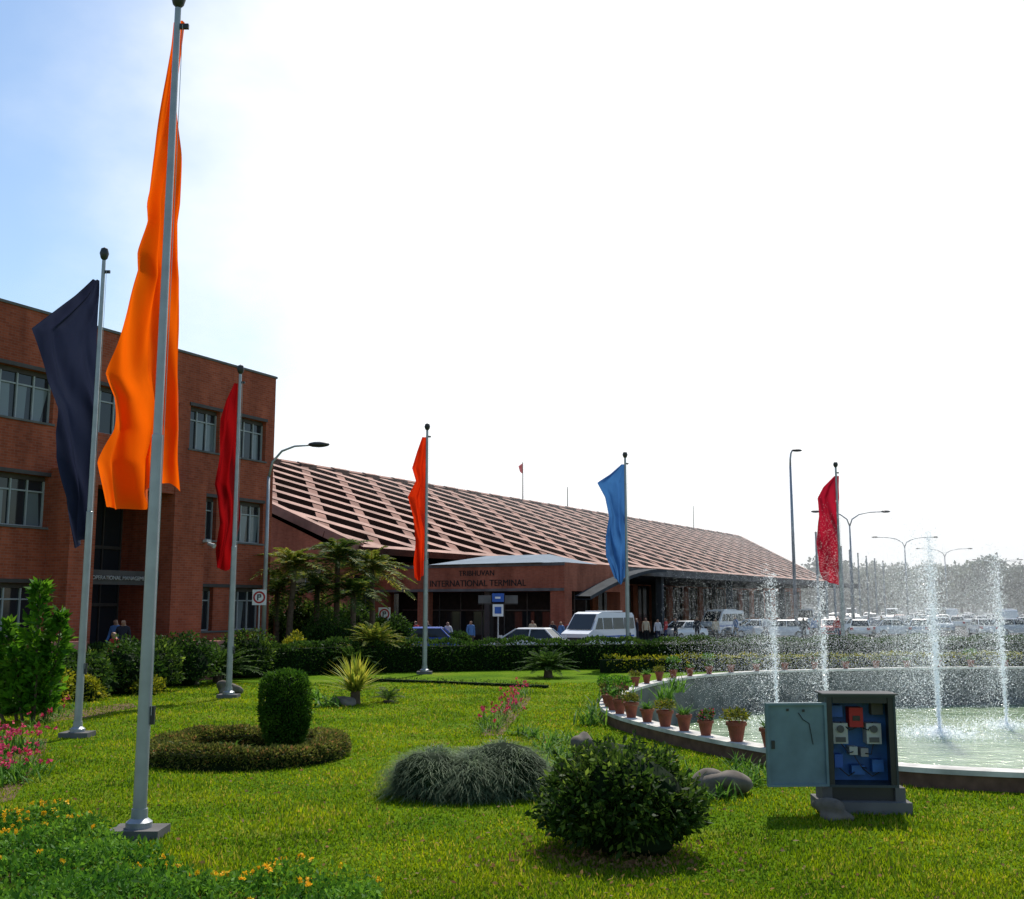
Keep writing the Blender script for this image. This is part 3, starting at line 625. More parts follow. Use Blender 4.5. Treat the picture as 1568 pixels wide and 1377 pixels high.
def vanmesh(c):
    p=carpaint('van_paint',c); b=MB(); w=.88
    prof=[(-2.4,.35),(-2.42,1.1),(-2.3,2.0),(-2.15,2.15),(.9,2.2),(1.25,2.1),(1.95,1.25),(2.38,1.05),(2.42,.5),(2.35,.3)]
    n=len(prof); f=lambda z:w if z<1.2 else w-.1*(z-1.2)
    vs=[(x,-f(z),z) for x,z in prof]+[(x,f(z),z) for x,z in prof]
    b.poly(vs,[tuple(range(n)),tuple(range(2*n-1,n-1,-1))]+[(i,n+i,n+(i+1)%n,(i+1)%n) for i in range(n)],p)
    for s in(-1,1):
        for x0,x1,xt in((-2.25,-1.25,None),(-1.18,-.1,None),(-.03,.85,None),(.92,1.7,1.3)):
            q=xt or x1; g=lambda z:s*(f(z)+.006); b.poly([(x0,g(1.28),1.28),(x1,g(1.28),1.28),(q,g(1.9),1.88),(x0,g(1.9),1.88)],[(0,1,2,3)],M['glass'])
        for x in(-1.5,1.5): wheel(b,x,s*.7,.33,s)
        b.box(2.36,2.44,s*.65-.15,s*.65+.15,.72,.95,M['white']); b.box(-2.45,-2.4,s*.75-.08,s*.75+.08,.8,1.3,M['red']); b.box(-2.2,2.2,s*.885-.004,s*.885+.004,.85,.93,M['blue'])
    b.poly([(1.3,-.7,2.06),(1.3,.7,2.06),(1.97,.76,1.27),(1.97,-.76,1.27)],[(0,1,2,3)],M['glass'])
    for v in range(4):
        b.V[-1-v]=(b.V[-1-v][0]+.02,b.V[-1-v][1],b.V[-1-v][2]+.02)
    b.box(2.4,2.44,-.45,.45,.6,.85,M['black']); b.box(2.38,2.46,-.85,.85,.35,.5,M['dconc']); b.box(-1.6,.6,-.5,.5,2.2,2.26,p)
    return b.mesh('minibus_van')
van=vanmesh((.7,.71,.72))
def X(px,d): return (px-784)/1640*d
inst('minibus_van',van,(X(915,60),60,0),math.radians(232))
inst('taxi_car',cars[3],(X(646,56),56,0),math.radians(175)); inst('parked_car',cars[0],(X(806,54),54,0),math.radians(160)); inst('parked_car',cars[2],(X(880,64),64,0),math.radians(200))
inst('parked_car',cars[0],(X(1040,80),80,0),math.radians(225)); inst('minibus_van',van,(X(1100,92),92,0),math.radians(230)); inst('parked_car',cars[5],(X(1145,88),88,0),math.radians(190))
inst('parked_car',cars[0],(X(1187,86),86,0),math.radians(175))
for row,(d0,z) in enumerate([(88,0),(100,0),(116,0),(136,0),(160,0),(190,0)]):
    for px in np.arange(1215+row*6,1700,46-row*4.2):
        if random.random()<.85:
            d=d0+random.uniform(-1.5,1.5)+(px-1215)*.02; k=random.choice([0,0,0,1,1,2,4,5,5])
            if random.random()<.08: inst('minibus_van',van,(X(px,d),d,0),random.choice([1.3,4.4]))
            else: inst('parked_car',cars[k],(X(px,d),d,0),random.choice([1.2,1.35,4.4,4.5,0.2])+random.uniform(-.1,.1))

# ------------------------------------------------------------ people
skinm=mat('skin',(.35,.19,.12),.6,.1); hair=mat('hair',(.015,.012,.01),.6,.2)
def person(shirt,pants,stride,arm,seed):
    V=[(0,0,.95),(0,.01,1.15),(0,0,1.36),(0,0,1.5),(0,.02,1.58),(0,.015,1.70)]
    E=[(0,1),(1,2),(2,3),(3,4),(4,5)]; R=[.15,.135,.16,.055,.085,.095]
    for s in(-1,1):
        k=len(V); V+= [(s*.17,0,1.42),(s*.23,-.02+arm*s*.05,1.13),(s*.24,.08+arm*s*.14,.9),(s*.235,.1+arm*s*.17,.80)]; E+=[(2,k),(k,k+1),(k+1,k+2),(k+2,k+3)]; R+=[.07,.05,.036,.04]
        k=len(V); f=stride*s; V+=[(s*.09,0,.88),(s*.1,f*.16+.03,.5),(s*.1,f*.3-.02,.09),(s*.11,f*.3+.15,.04)]; E+=[(0,k),(k,k+1),(k+1,k+2),(k+2,k+3)]; R+=[.1,.065,.045,.04]
    k=len(V); V+=[(0,.115,1.63)]; E+=[(4,k)]; R+=[.018]
    me=bpy.data.meshes.new('p'); me.from_pydata(V,E,[]); o=bpy.data.objects.new('p',me); scene.collection.objects.link(o)
    sk=o.modifiers.new('s','SKIN'); 
    for i,v in enumerate(me.skin_vertices[0].data): v.radius=(R[i],R[i]*(.72 if i in(0,1,2) else 1)); v.use_root=(i==0)
    su=o.modifiers.new('u','SUBSURF'); su.levels=2; su.render_levels=2
    dg=bpy.context.evaluated_depsgraph_get(); m2=bpy.data.meshes.new_from_object(o.evaluated_get(dg)); bpy.data.objects.remove(o)
    m2.materials.clear()
    ms=mat('shirt%d'%seed,shirt,.8,.15); mp=mat('trousers%d'%seed,pants,.85,.15)
    for q in (skinm,hair,ms,mp,M['black']): m2.materials.append(q)
    for f in m2.polygons:
        x,y,z=f.center; f.use_smooth=True
        if z>1.5: i=1 if (z>1.70 or (y<.0 and z>1.58)) else 0
        elif abs(x)>.185 and z<.89: i=0
        elif z<.1: i=4
        elif z>.94 or abs(x)>.2: i=2
        else: i=3
        f.material_index=i
    m2.name='person'; return m2
ppl=[person((.6,.6,.62),(.03,.035,.06),.5,1,0),person((.03,.03,.04),(.04,.04,.05),.3,-1,1),person((.45,.05,.05),(.05,.06,.12),0,.3,2),person((.1,.2,.4),(.1,.08,.06),.6,1,3),person((.55,.45,.3),(.02,.02,.02),.1,0,4)]
for px,d,k,r in [(657,58,1,2.8),(688,58,0,2.6),(722,60,3,3.5),(845,61,1,3.1),(858,60,3,2.2),(972,70,1,1.5),(985,71,4,3.3),(1003,72,0,3),(1015,75,2,1),(1062,78,1,3),(1120,82,3,2),(1165,84,0,3),(1222,80,1,3),(1238,82,3,3.1),(1272,78,2,3.2),(1340,90,4,2),(640,60,2,1),(815,64,4,3),(1420,88,0,2),(1030,70,1,2),(1090,76,4,3)]:
    inst('person',ppl[k],(X(px,d),d,0),r,random.uniform(.96,1.03))
def onb(x,y,z=0): 
    v=Matrix.Translation((-10.27,46,0))@Matrix.Rotation(BA,4,'Z')@Vector((x,y,z)); return v
v=onb(-9.3,-1.6,.35); inst('person',ppl[1],v,3.4); v=onb(-8.7,-.6,.35); inst('person',ppl[3],v,3.0); v=onb(-11.2,-3.3,0); inst('person',ppl[2],v,2.5)

# ------------------------------------------------------------ hedge & mid planting
def hedge(name,P,w,h,dens,lm,ll=.13,seed=0,top=None):
    b=MB(); rr=np.random.default_rng(seed)
    Cs=[];Ns=[]
    for (x0,y0),(x1,y1) in zip(P[:-1],P[1:]):
        l=math.hypot(x1-x0,y1-y0); a=math.atan2(y1-y0,x1-x0); xf=Matrix.Translation((x0,y0,0))@Matrix.Rotation(a,4,'Z')
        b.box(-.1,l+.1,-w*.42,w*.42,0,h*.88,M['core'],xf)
        n=int(l*(w+2*h)*dens); t=rng.uniform(0,l,n); u=rng.uniform(0,w+2*h,n)
        yy=np.where(u<h,-w/2,np.where(u<h+w,u-h-w/2,w/2)); zz=np.where(u<h,u,np.where(u<h+w,h,2*h+w-u))
        wob=h*(.06*np.sin(t*1.7+seed)+.05*np.sin(t*4.1))+rng.normal(0,.035,n); k=(zz>h*.9); zz=zz+wob*(zz/h); yy=yy+np.where(k,0,np.sign(yy)*(wob+.03*h))
        nx=np.where(k,0,np.sign(yy)*.8)
        ca,sa=math.cos(a),math.sin(a); Cs.append(np.stack([x0+t*ca-yy*sa,y0+t*sa+yy*ca,zz],1)); Ns.append(np.stack([-sa*nx,ca*nx,np.where(k,1,.3)],1))
    b.quads(leaves(np.concatenate(Cs),np.concatenate(Ns),ll,ll*.55,.6),lm); return b.done(name)
hedge('clipped_hedge',[(-26,24.5),(-19,30.5),(-13,37),(-7,41.5),(0,44.2),(10,46.2),(24,48.7),(44,51.5)],1.2,1.08,300,L['hedge'],.13,1)
hedge('yellow_edging_hedge',[(3.5,41.8),(9,43.2),(16,44.6),(30,46.4)],.45,.55,170,L['yhedge'],.1,2)
hedge('low_edging_hedge',[(-5.6,37.5),(-2.5,36.0),(1.0,34.0)],.22,.1,300,L['hedge'],.06,3)
def shrub(px,d,r,n,lm,ll=.12,seed=0,name='shrub',ex=None,lw=.5): return bush(name,(X(px,d),d,0),r,n,ll,ll*lw,L[lm],.25,seed,2.6,extra=ex)
for i,(px,d,r,lm) in enumerate([(120,30,(.9,.8,.9),'hedge'),(160,31,(.8,.7,.8),'bush'),(205,32,(1,.8,.9),'hedge'),(245,33,(.9,.8,.9),'bush'),(285,35,(1.1,.8,1.0),'hedge'),(380,39,(1.2,.8,1.0),'bush'),(20,26,(1.1,.9,1.0),'hedge'),(70,27.5,(.9,.7,.7),'yhedge'),(150,29.5,(.5,.4,.4),'yhedge'),(240,31.5,(.4,.4,.3),'yhedge'),(455,42,(.5,.5,.9),'yhedge'),(500,45,(1.5,.9,1.2),'hedge')]):
    shrub(px,d,r,int(1500*r[0]*r[2])+500,lm,.14 if lm!='yhedge' else .12,i)
b=MB()
for (x,y,hh,rr_) in [(0,0,3.0,.25),(-.75,.2,2.1,.25),(.45,.15,2.35,.2),(-.35,-.2,1.6,.28),(.15,-.25,1.3,.28),(-1.2,-.1,1.9,.26)]:
    b.tube([(x*.5,y*.4,0),(x*.85,y*.8,hh*.5),(x,y,hh*.93)],[.04,.03,.01],M['bark'],6)
    n_=int(200*hh); t=rng.uniform(.1,1,n_); a=rng.uniform(0,6.28,n_); r=rr_*(1.2-t**3)*rng.uniform(.2,1,n_)*(1+.5*np.sin(t*hh*7+x*5))
    cx_=x*(.5+.5*t); C=np.stack([cx_+np.cos(a)*r,y*t+np.sin(a)*r,t*hh],1); Nn=np.stack([np.cos(a),np.sin(a),0*a+.6],1); b.quads(leaves(C,Nn,.24,.12,.5),L['big'])
b.done('tall_leafy_shrub',(-10.55,24.3,0))
def frond(b,base,az,ln,lean,droop,nl,ll,lm,lw=.03,vee=.5):
    ts=np.linspace(0,1,8); hx=np.array([math.cos(az),math.sin(az),0]); sd=np.array([-math.sin(az),math.cos(az),0])
    f=lambda t: np.array(base)+hx*(ln*(math.sin(lean)*t+droop*.35*t*t))+np.array([0,0,1.])*(ln*(math.cos(lean)*t-droop*.6*t*t))
    b.tube([f(t) for t in ts],[.018*(1-t*.8)*ln/1.2 for t in ts],lm,4)
    Q=[]
    for t in np.linspace(.12,1,nl):
        p=f(t); tg=f(min(1,t+.02))-f(t-.02); tg/=np.linalg.norm(tg); l=ll*math.sin(math.pi*(.12+.83*t))**.7*random.uniform(.85,1.1)
        for s in(-1,1):
            d=sd*s*1.0+tg*.7+np.array([0,0,vee-.5*random.random()]); d/=np.linalg.norm(d); e=p+d*l+np.array([0,0,-.18*l]); m_=p+d*l*.5
            w=tg*lw; Q.append([p,m_+w,e,m_-w])
    b.quads(np.array(Q),lm)
def cycad(px,d,ln,nf,name='cycad_plant',lm='cycad',trunk=.35,ll=.22):
    b=MB(); b.tube([(0,0,0),(0,0,trunk)],[.17,.14],M['bark'],10)
    for i in range(nf):
        frond(b,(0,0,trunk),i*2.4+random.uniform(-.2,.2),ln*random.uniform(.85,1.1),.25+1.0*(i/nf),.5+.3*(i/nf),26,ll,L[lm],.02*ln)
    return b.done(name,(X(px,d),d,0))
cycad(838,39,1.15,46,trunk=.25); cycad(345,36.5,1.5,46,trunk=.3); cycad(310,35.5,1.2,34,trunk=.2); cycad(578,42.3,1.35,44,lm='palmy',trunk=1.0); cycad(622,43,1.0,30,lm='palmy',trunk=.7); cycad(600,29,.5,12,trunk=.05); cycad(545,41,1.0,30,trunk=.4)
def palm(px,d,hh,ln,nf,lean=0,lm='palm'):
    b=MB(); b.tube([(0,0,0),(lean*.3,0,hh*.4),(lean,0,hh*.85)],[.17,.13,.11],M['bark'],10)
    for i in range(nf):
        frond(b,(lean,0,hh*.85),i*2.4,ln*random.uniform(.75,1.15),.12+1.75*(i/nf),.7+.4*random.random(),34,ln*.3,L[lm],.034)
    return b.done('palm_tree',(X(px,d),d,0))
palm(448,46,4.9,1.6,30,.2,'palmy'); palm(520,47.5,5.4,1.8,30,0); palm(575,48.5,4.9,1.6,28,-.1,'palmy'); palm(490,48,3.9,1.5,26); palm(545,46.5,3.6,1.4,26); palm(430,47,3.7,1.4,24)
for i,(px,d,r,lm) in enumerate([(470,49,(1.5,1,1.8),'bush'),(530,50,(1.7,1,1.7),'hedge'),(595,50,(1,.8,1.3),'hedge'),(435,48,(1,.8,1.5),'bush'),(700,56,(.9,.7,.7),'hedge')]): shrub(px,d,r,3000,lm,.18,40+i)
b=MB(); b.tube([(0,0,0),(0,0,.35)],[.14,.12],M['bark'],10); B=np.zeros((120,3)); B[:,2]=.32; B[:,:2]=rng.normal(0,.05,(120,2)); ln=rng.uniform(.85,1.25,120)
b.quads(arcs(B,np.arange(120)*2.4,ln,np.linspace(.05,1.4,120),.25,.085,4),L['yucca']); b.done('variegated_yucca',(X(551,28.5),28.5,0))
def boulder(x,y,r,seed):
    b=MB(); b.blob((0,0,r[2]*.6),r,M['stone'],3,.28,seed,2.4); return b.done('boulder',(x,y,0),smooth=True,rz=seed)
def G(px,py):
    v=688-py; Yc=FP*CP-v*SP; Z=FP*SP+v*CP; d=-H/Z*Yc; return ((px-784)/Yc*d,d)
for px,py,r,s in [(1112,1216,(.33,.25,.2),1),(1090,1205,(.22,.2,.16),5),(1275,1252,(.3,.2,.13),2),(448,1143,(.2,.15,.16),3),(405,1140,(.16,.15,.18),4),(528,1080,(.3,.2,.15),6),(930,1075,(.25,.2,.15),7),(890,1150,(.22,.2,.2),8),(350,1062,(.35,.25,.22),9)]:
    boulder(*G(px,py),r,s)
def clump(px,py,n,ln,w,lm,name,lean=(.1,1.2),droop=.5,rad=.1,flw=None):
    b=MB(); B=np.zeros((n,3)); B[:,:2]=rng.normal(0,rad,(n,2)); b.quads(arcs(B,rng.uniform(0,6.28,n),rng.uniform(ln*.6,ln*1.1,n),rng.uniform(*lean,n),droop,w,4),L[lm])
    if flw:
        C=np.stack([rng.normal(0,rad*1.3,flw[0]),rng.normal(0,rad*1.3,flw[0]),rng.uniform(ln*.6,ln*1.05,flw[0])],1)
        for c in C:
            q=np.repeat(c[None],7,0)+rng.normal(0,.012,(7,3)); b.quads(leaves(q,rng.normal(0,1,(7,3))+np.array([0,0,.6]),.055,.05,.5),L[flw[1]])
            b.tube([(c[0]*.7,c[1]*.7,0),tuple(c)],.004,L['lily'],3)
    x,y=G(px,py); return b.done(name,(x,y,0))
clump(500,1082,40,.5,.08,'lily','broad_leaf_plant',rad=.2); clump(478,1070,30,.5,.08,'lily','broad_leaf_plant',rad=.2)
for px,py in [(850,1175),(868,1160),(838,1150),(880,1185),(1135,1200),(1060,1195),(1100,1225),(1140,1180),(820,1130),(850,1135),(870,1140),(1010,1180),(1150,1195),(800,1125)]: clump(px,py,44,.42,.03,'lily','lily_plant',rad=.14)
for px,py in [(935,1085),(955,1072),(1035,1060),(1020,1075),(905,1110)]: clump(px,py,46,.75,.05,'lily','lily_plant',lean=(.1,.7),rad=.15)
for i in range(11): clump(745+i*6+random.uniform(-8,8),1122-i*6,24,.42,.025,'lily','flower_plant',rad=.14,flw=(5,'fr'))
for i in range(18): clump(random.uniform(-10,55),random.uniform(1135,1205),34,.42,.035,'mari','flower_plant',rad=.16,flw=(5,'fr'))
for i in range(6): clump(50+i*14,1115-i*6,24,.35,.03,'lily','flower_plant',rad=.14,flw=(2,'fr'))
def bed(pts,name='flower_bed_soil'): sheet(name,[G(*p) for p in pts],[],.006,M['soil'])
bed([(-40,1240),(20,1225),(70,1150),(72,1132),(30,1128),(-40,1135)]); bed([(735,1128),(770,1125),(815,1068),(785,1062)]); bed([(60,1106),(130,1100),(210,1082),(200,1076),(60,1092)])
b=MB(); vs=[(1.15*math.cos(a),1.15*math.sin(a),.006) for a in np.linspace(0,6.28,33)[:-1]]; b.poly(vs,[tuple(range(32))],M['soil']); b.done('topiary_bed_soil',(-4.45,18.6,0))
# ring hedge
b=MB(); R0=1.42
n_=26000; a=rng.uniform(0,6.28,n_); u=rng.uniform(0,math.pi,n_); th=np.cos(u); rr=R0+.25*th*(1+.14*np.sin(a*5)); zz=.05+(.26+.04*np.sin(a*3+1)+.02*np.sin(a*11))*np.sin(u)**.6+rng.normal(0,.015,n_)
C=np.stack([np.cos(a)*rr,np.sin(a)*rr,zz],1); Nn=np.stack([np.cos(a)*th,np.sin(a)*th,np.sin(u)],1); b.quads(leaves(C,Nn,.06,.03,.7),L['ring'])
vs=[];fs=[];m_=48
for i in range(m_):
    q=2*math.pi*i/m_
    for r,z in((R0-.19,0),(R0-.16,.2),(R0+.16,.2),(R0+.19,0)): vs.append((r*math.cos(q),r*math.sin(q),z))
for i in range(m_):
    for j in range(3): fs.append((i*4+j,((i+1)%m_)*4+j,((i+1)%m_)*4+j+1,i*4+j+1))
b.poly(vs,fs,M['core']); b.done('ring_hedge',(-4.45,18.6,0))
# column topiary
b=MB(); b.tube([(0,0,0),(0,0,.5)],[.06,.05],M['bark'],8)
b.lathe([(0,.25),(.2,.29),(.29,.5),(.33,.9),(.31,1.2),(.2,1.3),(0,1.32)],(0,0,0),M['core'],20)
n_=13000; a=rng.uniform(0,6.28,n_); t=rng.uniform(0,1,n_)
r=np.interp(t,[0,.12,.3,.6,.8,.92,1],[.05,.24,.33,.385,.375,.27,.0])*(1+.05*np.sin(a*3+t*5)+.035*np.sin(a*7-t*9)); z=np.interp(t,[0,.12,.3,.6,.8,.92,1],[.24,.26,.45,.85,1.2,1.36,1.41]); C=np.stack([np.cos(a)*r,np.sin(a)*r,z],1)+rng.normal(0,.016,(n_,3)); b.quads(leaves(C,np.stack([np.cos(a)*.8,np.sin(a)*.8,t*1.2-.2],1),.065,.026,.6),L['topi']); b.done('column_topiary',(-3.78,18.4,0))
for dx,dy in [(-.6,-.5),(-.3,-.75),(.2,-.6),(.55,-.3),(-.9,-.2),(.4,.2),(-.5,.3)]:
    b=MB(); B=np.zeros((30,3)); B[:,:2]=rng.normal(0,.08,(30,2)); b.quads(arcs(B,rng.uniform(0,6.28,30),rng.uniform(.35,.5,30),rng.uniform(.2,1.1,30),.5,.035,4),L['lily']); b.done('lily_plant',(-4.2+dx,18.4+dy,0))
# silver mounds
b=MB()
for cx,cy,r,hh,s in [(-.55,.0,.68,.62,1),(.42,.1,.74,.68,2),(-.05,-.15,.55,.52,3),(.1,.3,.6,.6,4)]:
    b.blob((cx,cy,hh*.35),(r*.8,r*.75,hh*.6),M['core'],2,.1,s)
    n_=5000; d=unit(rng.normal(0,1,(n_,3))); d[:,2]=np.abs(d[:,2]); Bq=d*np.array([r*.8,r*.75,hh*.85])*rng.uniform(.8,1,n_)[:,None]*(1+.12*np.sin(d[:,0]*5+s)*np.sin(d[:,1]*4))[:,None]+np.array([cx,cy,.03]); az=np.arctan2(d[:,1],d[:,0])+rng.normal(0,.6,n_)
    b.quads(arcs(Bq,az,rng.uniform(.14,.36,n_),rng.uniform(.2,1.2,n_)*(1.2-d[:,2]*.6),1.2,.009,3),L['silver'])
b.done('silver_grass_mound',(-.52,14.9,0))
# dark round bush built of sub-clumps down to the ground
b=MB(); rb=np.random.default_rng(5)
b.blob((0,0,.48),(.62,.58,.5),M['core'],3,.2,3,3)
for i in range(46):
    d=rb.normal(0,1,3); d/=np.linalg.norm(d); d[2]=abs(d[2])*1.0-.15
    c=(d[0]*.6,d[1]*.56,max(.14,.42+d[2]*.46)); q=rb.uniform(.18,.3)
    C,N=shell(420,(q,q,q*.85),c,.3,i,False,3,.45); N=unit(N+np.array(d)*.8); k=C[:,2]>.0; b.quads(leaves(C[k],N[k],.085,.042,.7),L['bush'])
for i in range(80):
    d=rb.normal(0,1,3); d/=np.linalg.norm(d); d[2]=abs(d[2])*.9; p=np.array([d[0]*.72,d[1]*.68,.42+d[2]*.58]); e=p+d*rb.uniform(.08,.22)+np.array([0,0,.05])
    b.tube([p*.8,e],.004,M['bark'],3); C=p+(e-p)*rb.random((14,1)); b.quads(leaves(C,np.repeat(d[None],14,0),.075,.035,.9),L['bush'])
o=b.done('round_bush',(1.13,11.65,0)); o.scale=(1.08,1.05,1.02)
b=MB(); C=np.stack([1.0+rng.normal(0,.5,1100),11.3+rng.normal(0,.45,1100),rng.uniform(.005,.04,1100)],1); b.quads(leaves(C,rng.normal(0,1,(1100,3)),.06,.03),L['dry']); b.done('leaf_litter')
# foreground marigold bed
b=MB(); n_=70000
Pn=np.array([(-7.5,8.0),(-1.0,8.0),(-1.1,9.5),(-2.0,9.8),(-2.9,10.2),(-3.6,10.8),(-4.3,11.7),(-5.1,12.7),(-6.2,13.3),(-7.5,13.6)])
Xr=rng.uniform(-7.5,-.9,n_);Yr=rng.uniform(8.6,13.6,n_)
k=inpoly(Xr,Yr,Pn); Xr=Xr[k];Yr=Yr[k]
hz=.24+.06*np.sin(Xr*3.1+Yr*1.3)+.05*np.sin(Yr*4.3-Xr*2)+.03*np.sin(Xr*9)*np.sin(Yr*8)
C=np.stack([Xr,Yr,hz*rng.uniform(.4,1.03,len(Xr))],1); b.quads(leaves(C,np.array([[0,0,.5]])+rng.normal(0,.6,(len(Xr),3)),.065,.028,.6),L['mari'])
dens=np.exp(-((Xr+5.6)**2/.8+(Yr-12.0)**2/.35))+.6*np.exp(-((Xr+2.1)**2/.35+(Yr-9.6)**2/.06))+.02
k=rng.random(len(Xr))<.04*dens; F_=C[k]; F_[:,2]=hz[k]+.02
for j in range(9): b.quads(leaves(F_+rng.normal(0,.008,F_.shape),rng.normal(0,1,F_.shape)+np.array([0,0,.6]),.03,.03,.4),L['fy'])
b.done('marigold_bed')
sheet('marigold_bed_soil',[tuple(p) for p in Pn],[],.006,M['soil'])
# ------------------------------------------------------------ electrical cabinet
cx,cy=G(1318,1240)
b=MB()
b.box(-.55,.55,-.3,.3,0,.14,M['dconc']); b.box(-.5,-.38,-.2,.2,.14,.3,M['dconc']); b.box(.38,.5,-.2,.2,.14,.3,M['dconc']); b.box(-.38,.38,-.15,.2,.14,.299,M['black'])
w=.43;z0=.3;z1=1.38
b.box(-w,w,.2,.22,z0,z1,M['cabb']); b.box(-w,-w+.025,-.2,.2,z0,z1,M['cabk']); b.box(w-.025,w,-.2,.2,z0,z1,M['cabk']); b.box(-w,w,-.2,.2,z1+.001,z1+.03,M['cabk']); b.box(-w-.03,w+.03,-.24,.24,z1+.031,z1+.05,M['dconc']); b.box(-w+.025,w-.025,-.2,.2,z0,z0+.03,M['cabk'])
b.box(-w+.025,-w+.09,-.19,-.17,z0+.03,z1,M['black']); b.box(w-.09,w-.025,-.19,-.17,z0+.03,z1,M['black']); b.box(-.33,.33,-.19,-.17,z1-.07,z1,M['black'])
for x in(-.21,.2):
    b.box(x-.09,x+.09,-.02,.19,.8,1.05,M['ivory']); b.tube([(x,-.025,.98),(x,-.04,.98)],.045,M['dconc'],12); b.box(x-.06,x+.06,-.03,-.021,.82,.88,M['dconc'])
b.box(-.09,.08,.0,.19,1.0,1.24,M['red']); b.box(-.05,.04,-.01,-.001,1.08,1.14,M['black'])
b.box(-.1,.0,.02,.19,.66,.76,M['ivory']); b.box(.04,.13,.02,.19,.64,.74,M['conc']); b.box(-.28,-.18,.05,.19,.5,.66,M['blue']); b.box(-.08,.08,.03,.19,.42,.53,M['cabb']); b.box(.18,.32,.05,.19,.45,.6,M['cabb']); b.box(.2,.34,.05,.19,1.15,1.3,M['dconc']); b.box(-.3,-.16,.05,.19,1.12,1.26,M['blue'])
for x0,x1,za,zb in[(-.2,-.05,.8,.7),(.2,.09,.8,.68),(0,-.2,1.0,1.06),(.05,.2,1.0,1.06),(-.23,-.05,.5,.45),(.25,.05,.45,.5),(-.33,-.34,1.3,.4),(-.05,.1,.66,.5)]:
    b.tube([(x0,.03,za),((x0+x1)/2,-.05,(za+zb)/2-.06),(x1,.03,zb)],.008,M['black'],5)
root=empty('electrical_cabinet',(cx,cy,0),math.radians(-4))
b.done('housing',parent=root)
b=MB(); b.box(-.76,0,-.02,.02,.3,1.3,M['cabd']); b.box(-.76,-.73,-.05,-.021,.3,1.3,M['cabd']); b.box(-.03,0,-.05,-.021,.3,1.3,M['cabd']); b.box(-.73,-.03,-.05,-.021,1.27,1.3,M['cabd']); b.box(-.73,-.03,-.05,-.021,.3,.33,M['cabd'])
b.tube([(-.35,-.03,1.18),(-.3,-.035,1.1),(-.22,-.03,1.05),(-.18,-.03,.8)],.005,M['black'],4); b.box(-.7,-.66,-.035,-.022,.75,.85,M['black']); b.box(-.5,-.47,-.03,-.022,1.2,1.23,M['black']); b.box(-.3,-.27,-.03,-.022,1.19,1.22,M['black'])
b.done('open_door',(-w,-.22,0.02),math.radians(8),parent=root)
# ------------------------------------------------------------ distant trees
b=MB()
def crown(x,y,r,h,seed):
    b.tube([(x,y,0),(x,y,h*.6)],[.35,.2],M['bark'],6)
    for k in range(6):
        a=random.uniform(0,6.28); c=(x+math.cos(a)*r*.5,y+math.sin(a)*r*.5,h*random.uniform(.45,.85)); q=r*random.uniform(.4,.65)
        C,N=shell(260,(q,q,q*.8),c,.3,seed+k,False,3,.5); b.quads(leaves(C,N,.9,.6,1),L['far'])
for i in range(170):
    x=random.uniform(65,220); y=random.uniform(205,300)
    if x/y<.27: continue
    crown(x,y,random.uniform(3.5,6.5),random.uniform(7,14.5),i)
b.done('distant_trees')
b=MB()
for i in range(160):
    x=random.uniform(-500,900); y=random.uniform(500,700); C,N=shell(60,(14,10,9),(x,y,5),.3,i,False,3,.5); b.quads(leaves(C,N,5,3,1),L['far'])
b.done('horizon_trees')
b=MB(); 
for i in range(24): b.box(70+i*9,70+i*9+random.uniform(5,9),340,350,0,random.uniform(5,12),M['conc'])
b.done('distant_buildings')
# real thin haze lying over the far car park and tree line
hm=bpy.data.materials.new('haze_volume'); hm.use_nodes=True; nt=hm.node_tree; nt.nodes.clear()
o_=nt.nodes.new('ShaderNodeOutputMaterial'); vs_=nt.nodes.new('ShaderNodeVolumeScatter'); vs_.inputs['Color'].default_value=(.97,.985,1,1); vs_.inputs['Density'].default_value=.0022; vs_.inputs['Anisotropy'].default_value=.5
nt.links.new(vs_.outputs[0],o_.inputs['Volume'])
b=MB(); b.box(-150,450,92,480,-.5,32,hm); b.done('haze')

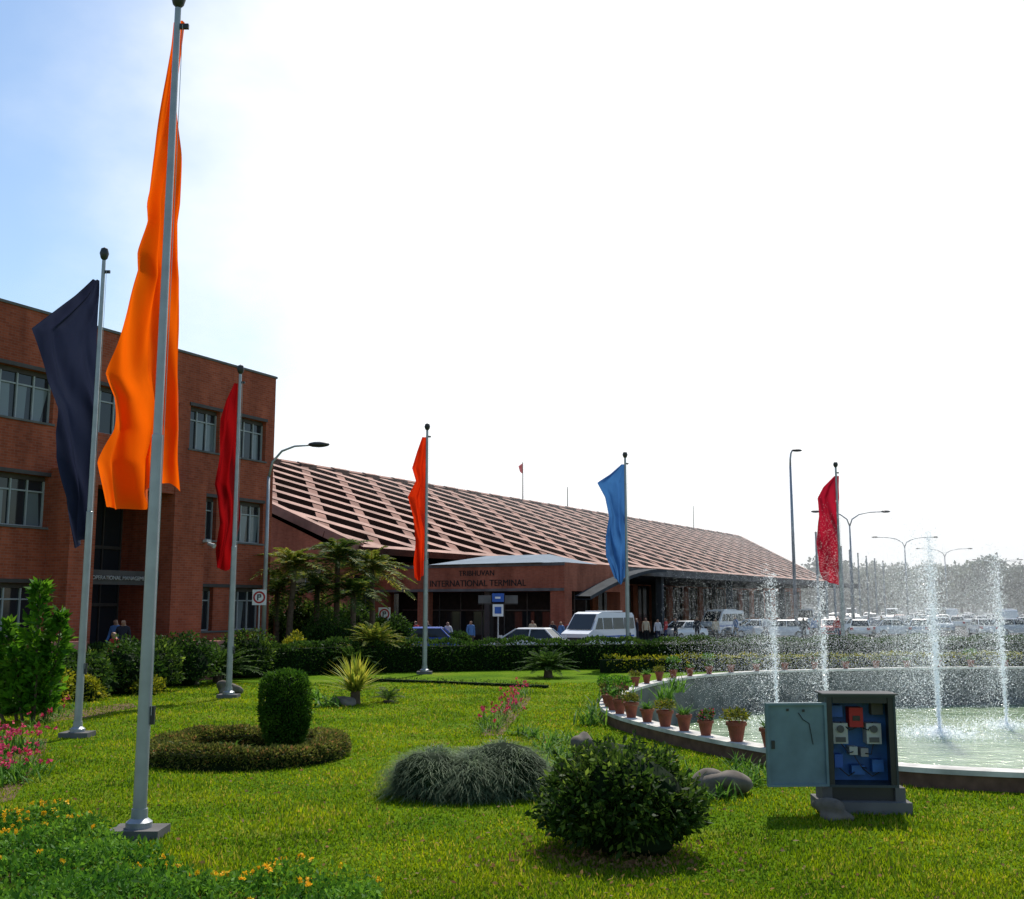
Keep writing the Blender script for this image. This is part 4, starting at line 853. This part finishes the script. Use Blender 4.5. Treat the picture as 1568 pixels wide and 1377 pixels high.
# ------------------------------------------------------------ light & world
el=math.radians(54); azs=math.radians(14)
sd=Vector((math.sin(azs)*math.cos(el),math.cos(azs)*math.cos(el),math.sin(el)))
sun=bpy.data.lights.new('sun','SUN'); sun.energy=5.0; sun.angle=math.radians(.5); sun.color=(1,.95,.86)
so=bpy.data.objects.new('sun',sun); scene.collection.objects.link(so); so.rotation_euler=(-sd).to_track_quat('-Z','Y').to_euler(); so.location=(20,60,80)
w=bpy.data.worlds.new('World'); scene.world=w; w.use_nodes=True; nt=w.node_tree; nt.nodes.clear()
out=nt.nodes.new('ShaderNodeOutputWorld'); bg=nt.nodes.new('ShaderNodeBackground'); bg.inputs[1].default_value=.15
sky=nt.nodes.new('ShaderNodeTexSky'); sky.sky_type='NISHITA'; sky.sun_disc=False; sky.sun_elevation=el; sky.sun_rotation=azs; sky.dust_density=.6; sky.air_density=1.3; sky.ozone_density=3.0
nt.links.new(sky.outputs[0],bg.inputs[0])
bw=nt.nodes.new('ShaderNodeBackground'); bw.inputs[0].default_value=(.97,.99,1,1); bw.inputs[1].default_value=1.2
tc=nt.nodes.new('ShaderNodeTexCoord'); dp=nt.nodes.new('ShaderNodeVectorMath'); dp.operation='DOT_PRODUCT'
ha=math.radians(19); he=math.radians(14); dp.inputs[1].default_value=(math.sin(ha)*math.cos(he),math.cos(ha)*math.cos(he),math.sin(he))
nt.links.new(tc.outputs['Generated'],dp.inputs[0])
cn=nt.nodes.new('ShaderNodeTexNoise'); cn.inputs['Scale'].default_value=3.4; cn.inputs['Detail'].default_value=9; cn.inputs['Roughness'].default_value=.52
mp=nt.nodes.new('ShaderNodeMapping'); mp.inputs['Scale'].default_value=(1,1,1.6); nt.links.new(tc.outputs['Generated'],mp.inputs[0]); nt.links.new(mp.outputs[0],cn.inputs['Vector'])
ma=nt.nodes.new('ShaderNodeMath'); ma.operation='MULTIPLY_ADD'; ma.inputs[1].default_value=.32; nt.links.new(cn.outputs['Fac'],ma.inputs[0]); nt.links.new(dp.outputs['Value'],ma.inputs[2])
rp=nt.nodes.new('ShaderNodeMapRange'); rp.interpolation_type='SMOOTHSTEP'; rp.inputs[1].default_value=.86; rp.inputs[2].default_value=1.09; nt.links.new(ma.outputs[0],rp.inputs[0])
mxs=nt.nodes.new('ShaderNodeMixShader'); nt.links.new(rp.outputs[0],mxs.inputs[0]); nt.links.new(bg.outputs[0],mxs.inputs[1]); nt.links.new(bw.outputs[0],mxs.inputs[2]); nt.links.new(mxs.outputs[0],out.inputs[0])
scene.view_settings.view_transform='Standard'; scene.view_settings.look='None'; scene.view_settings.exposure=0
cam=bpy.data.cameras.new('camera'); co=bpy.data.objects.new('camera',cam); scene.collection.objects.link(co); co.location=(0,0,H); co.rotation_euler=(math.pi/2+PITCH,0,0)
cam.sensor_width=36; cam.lens=FP/1568*36; cam.clip_end=6000; scene.camera=co
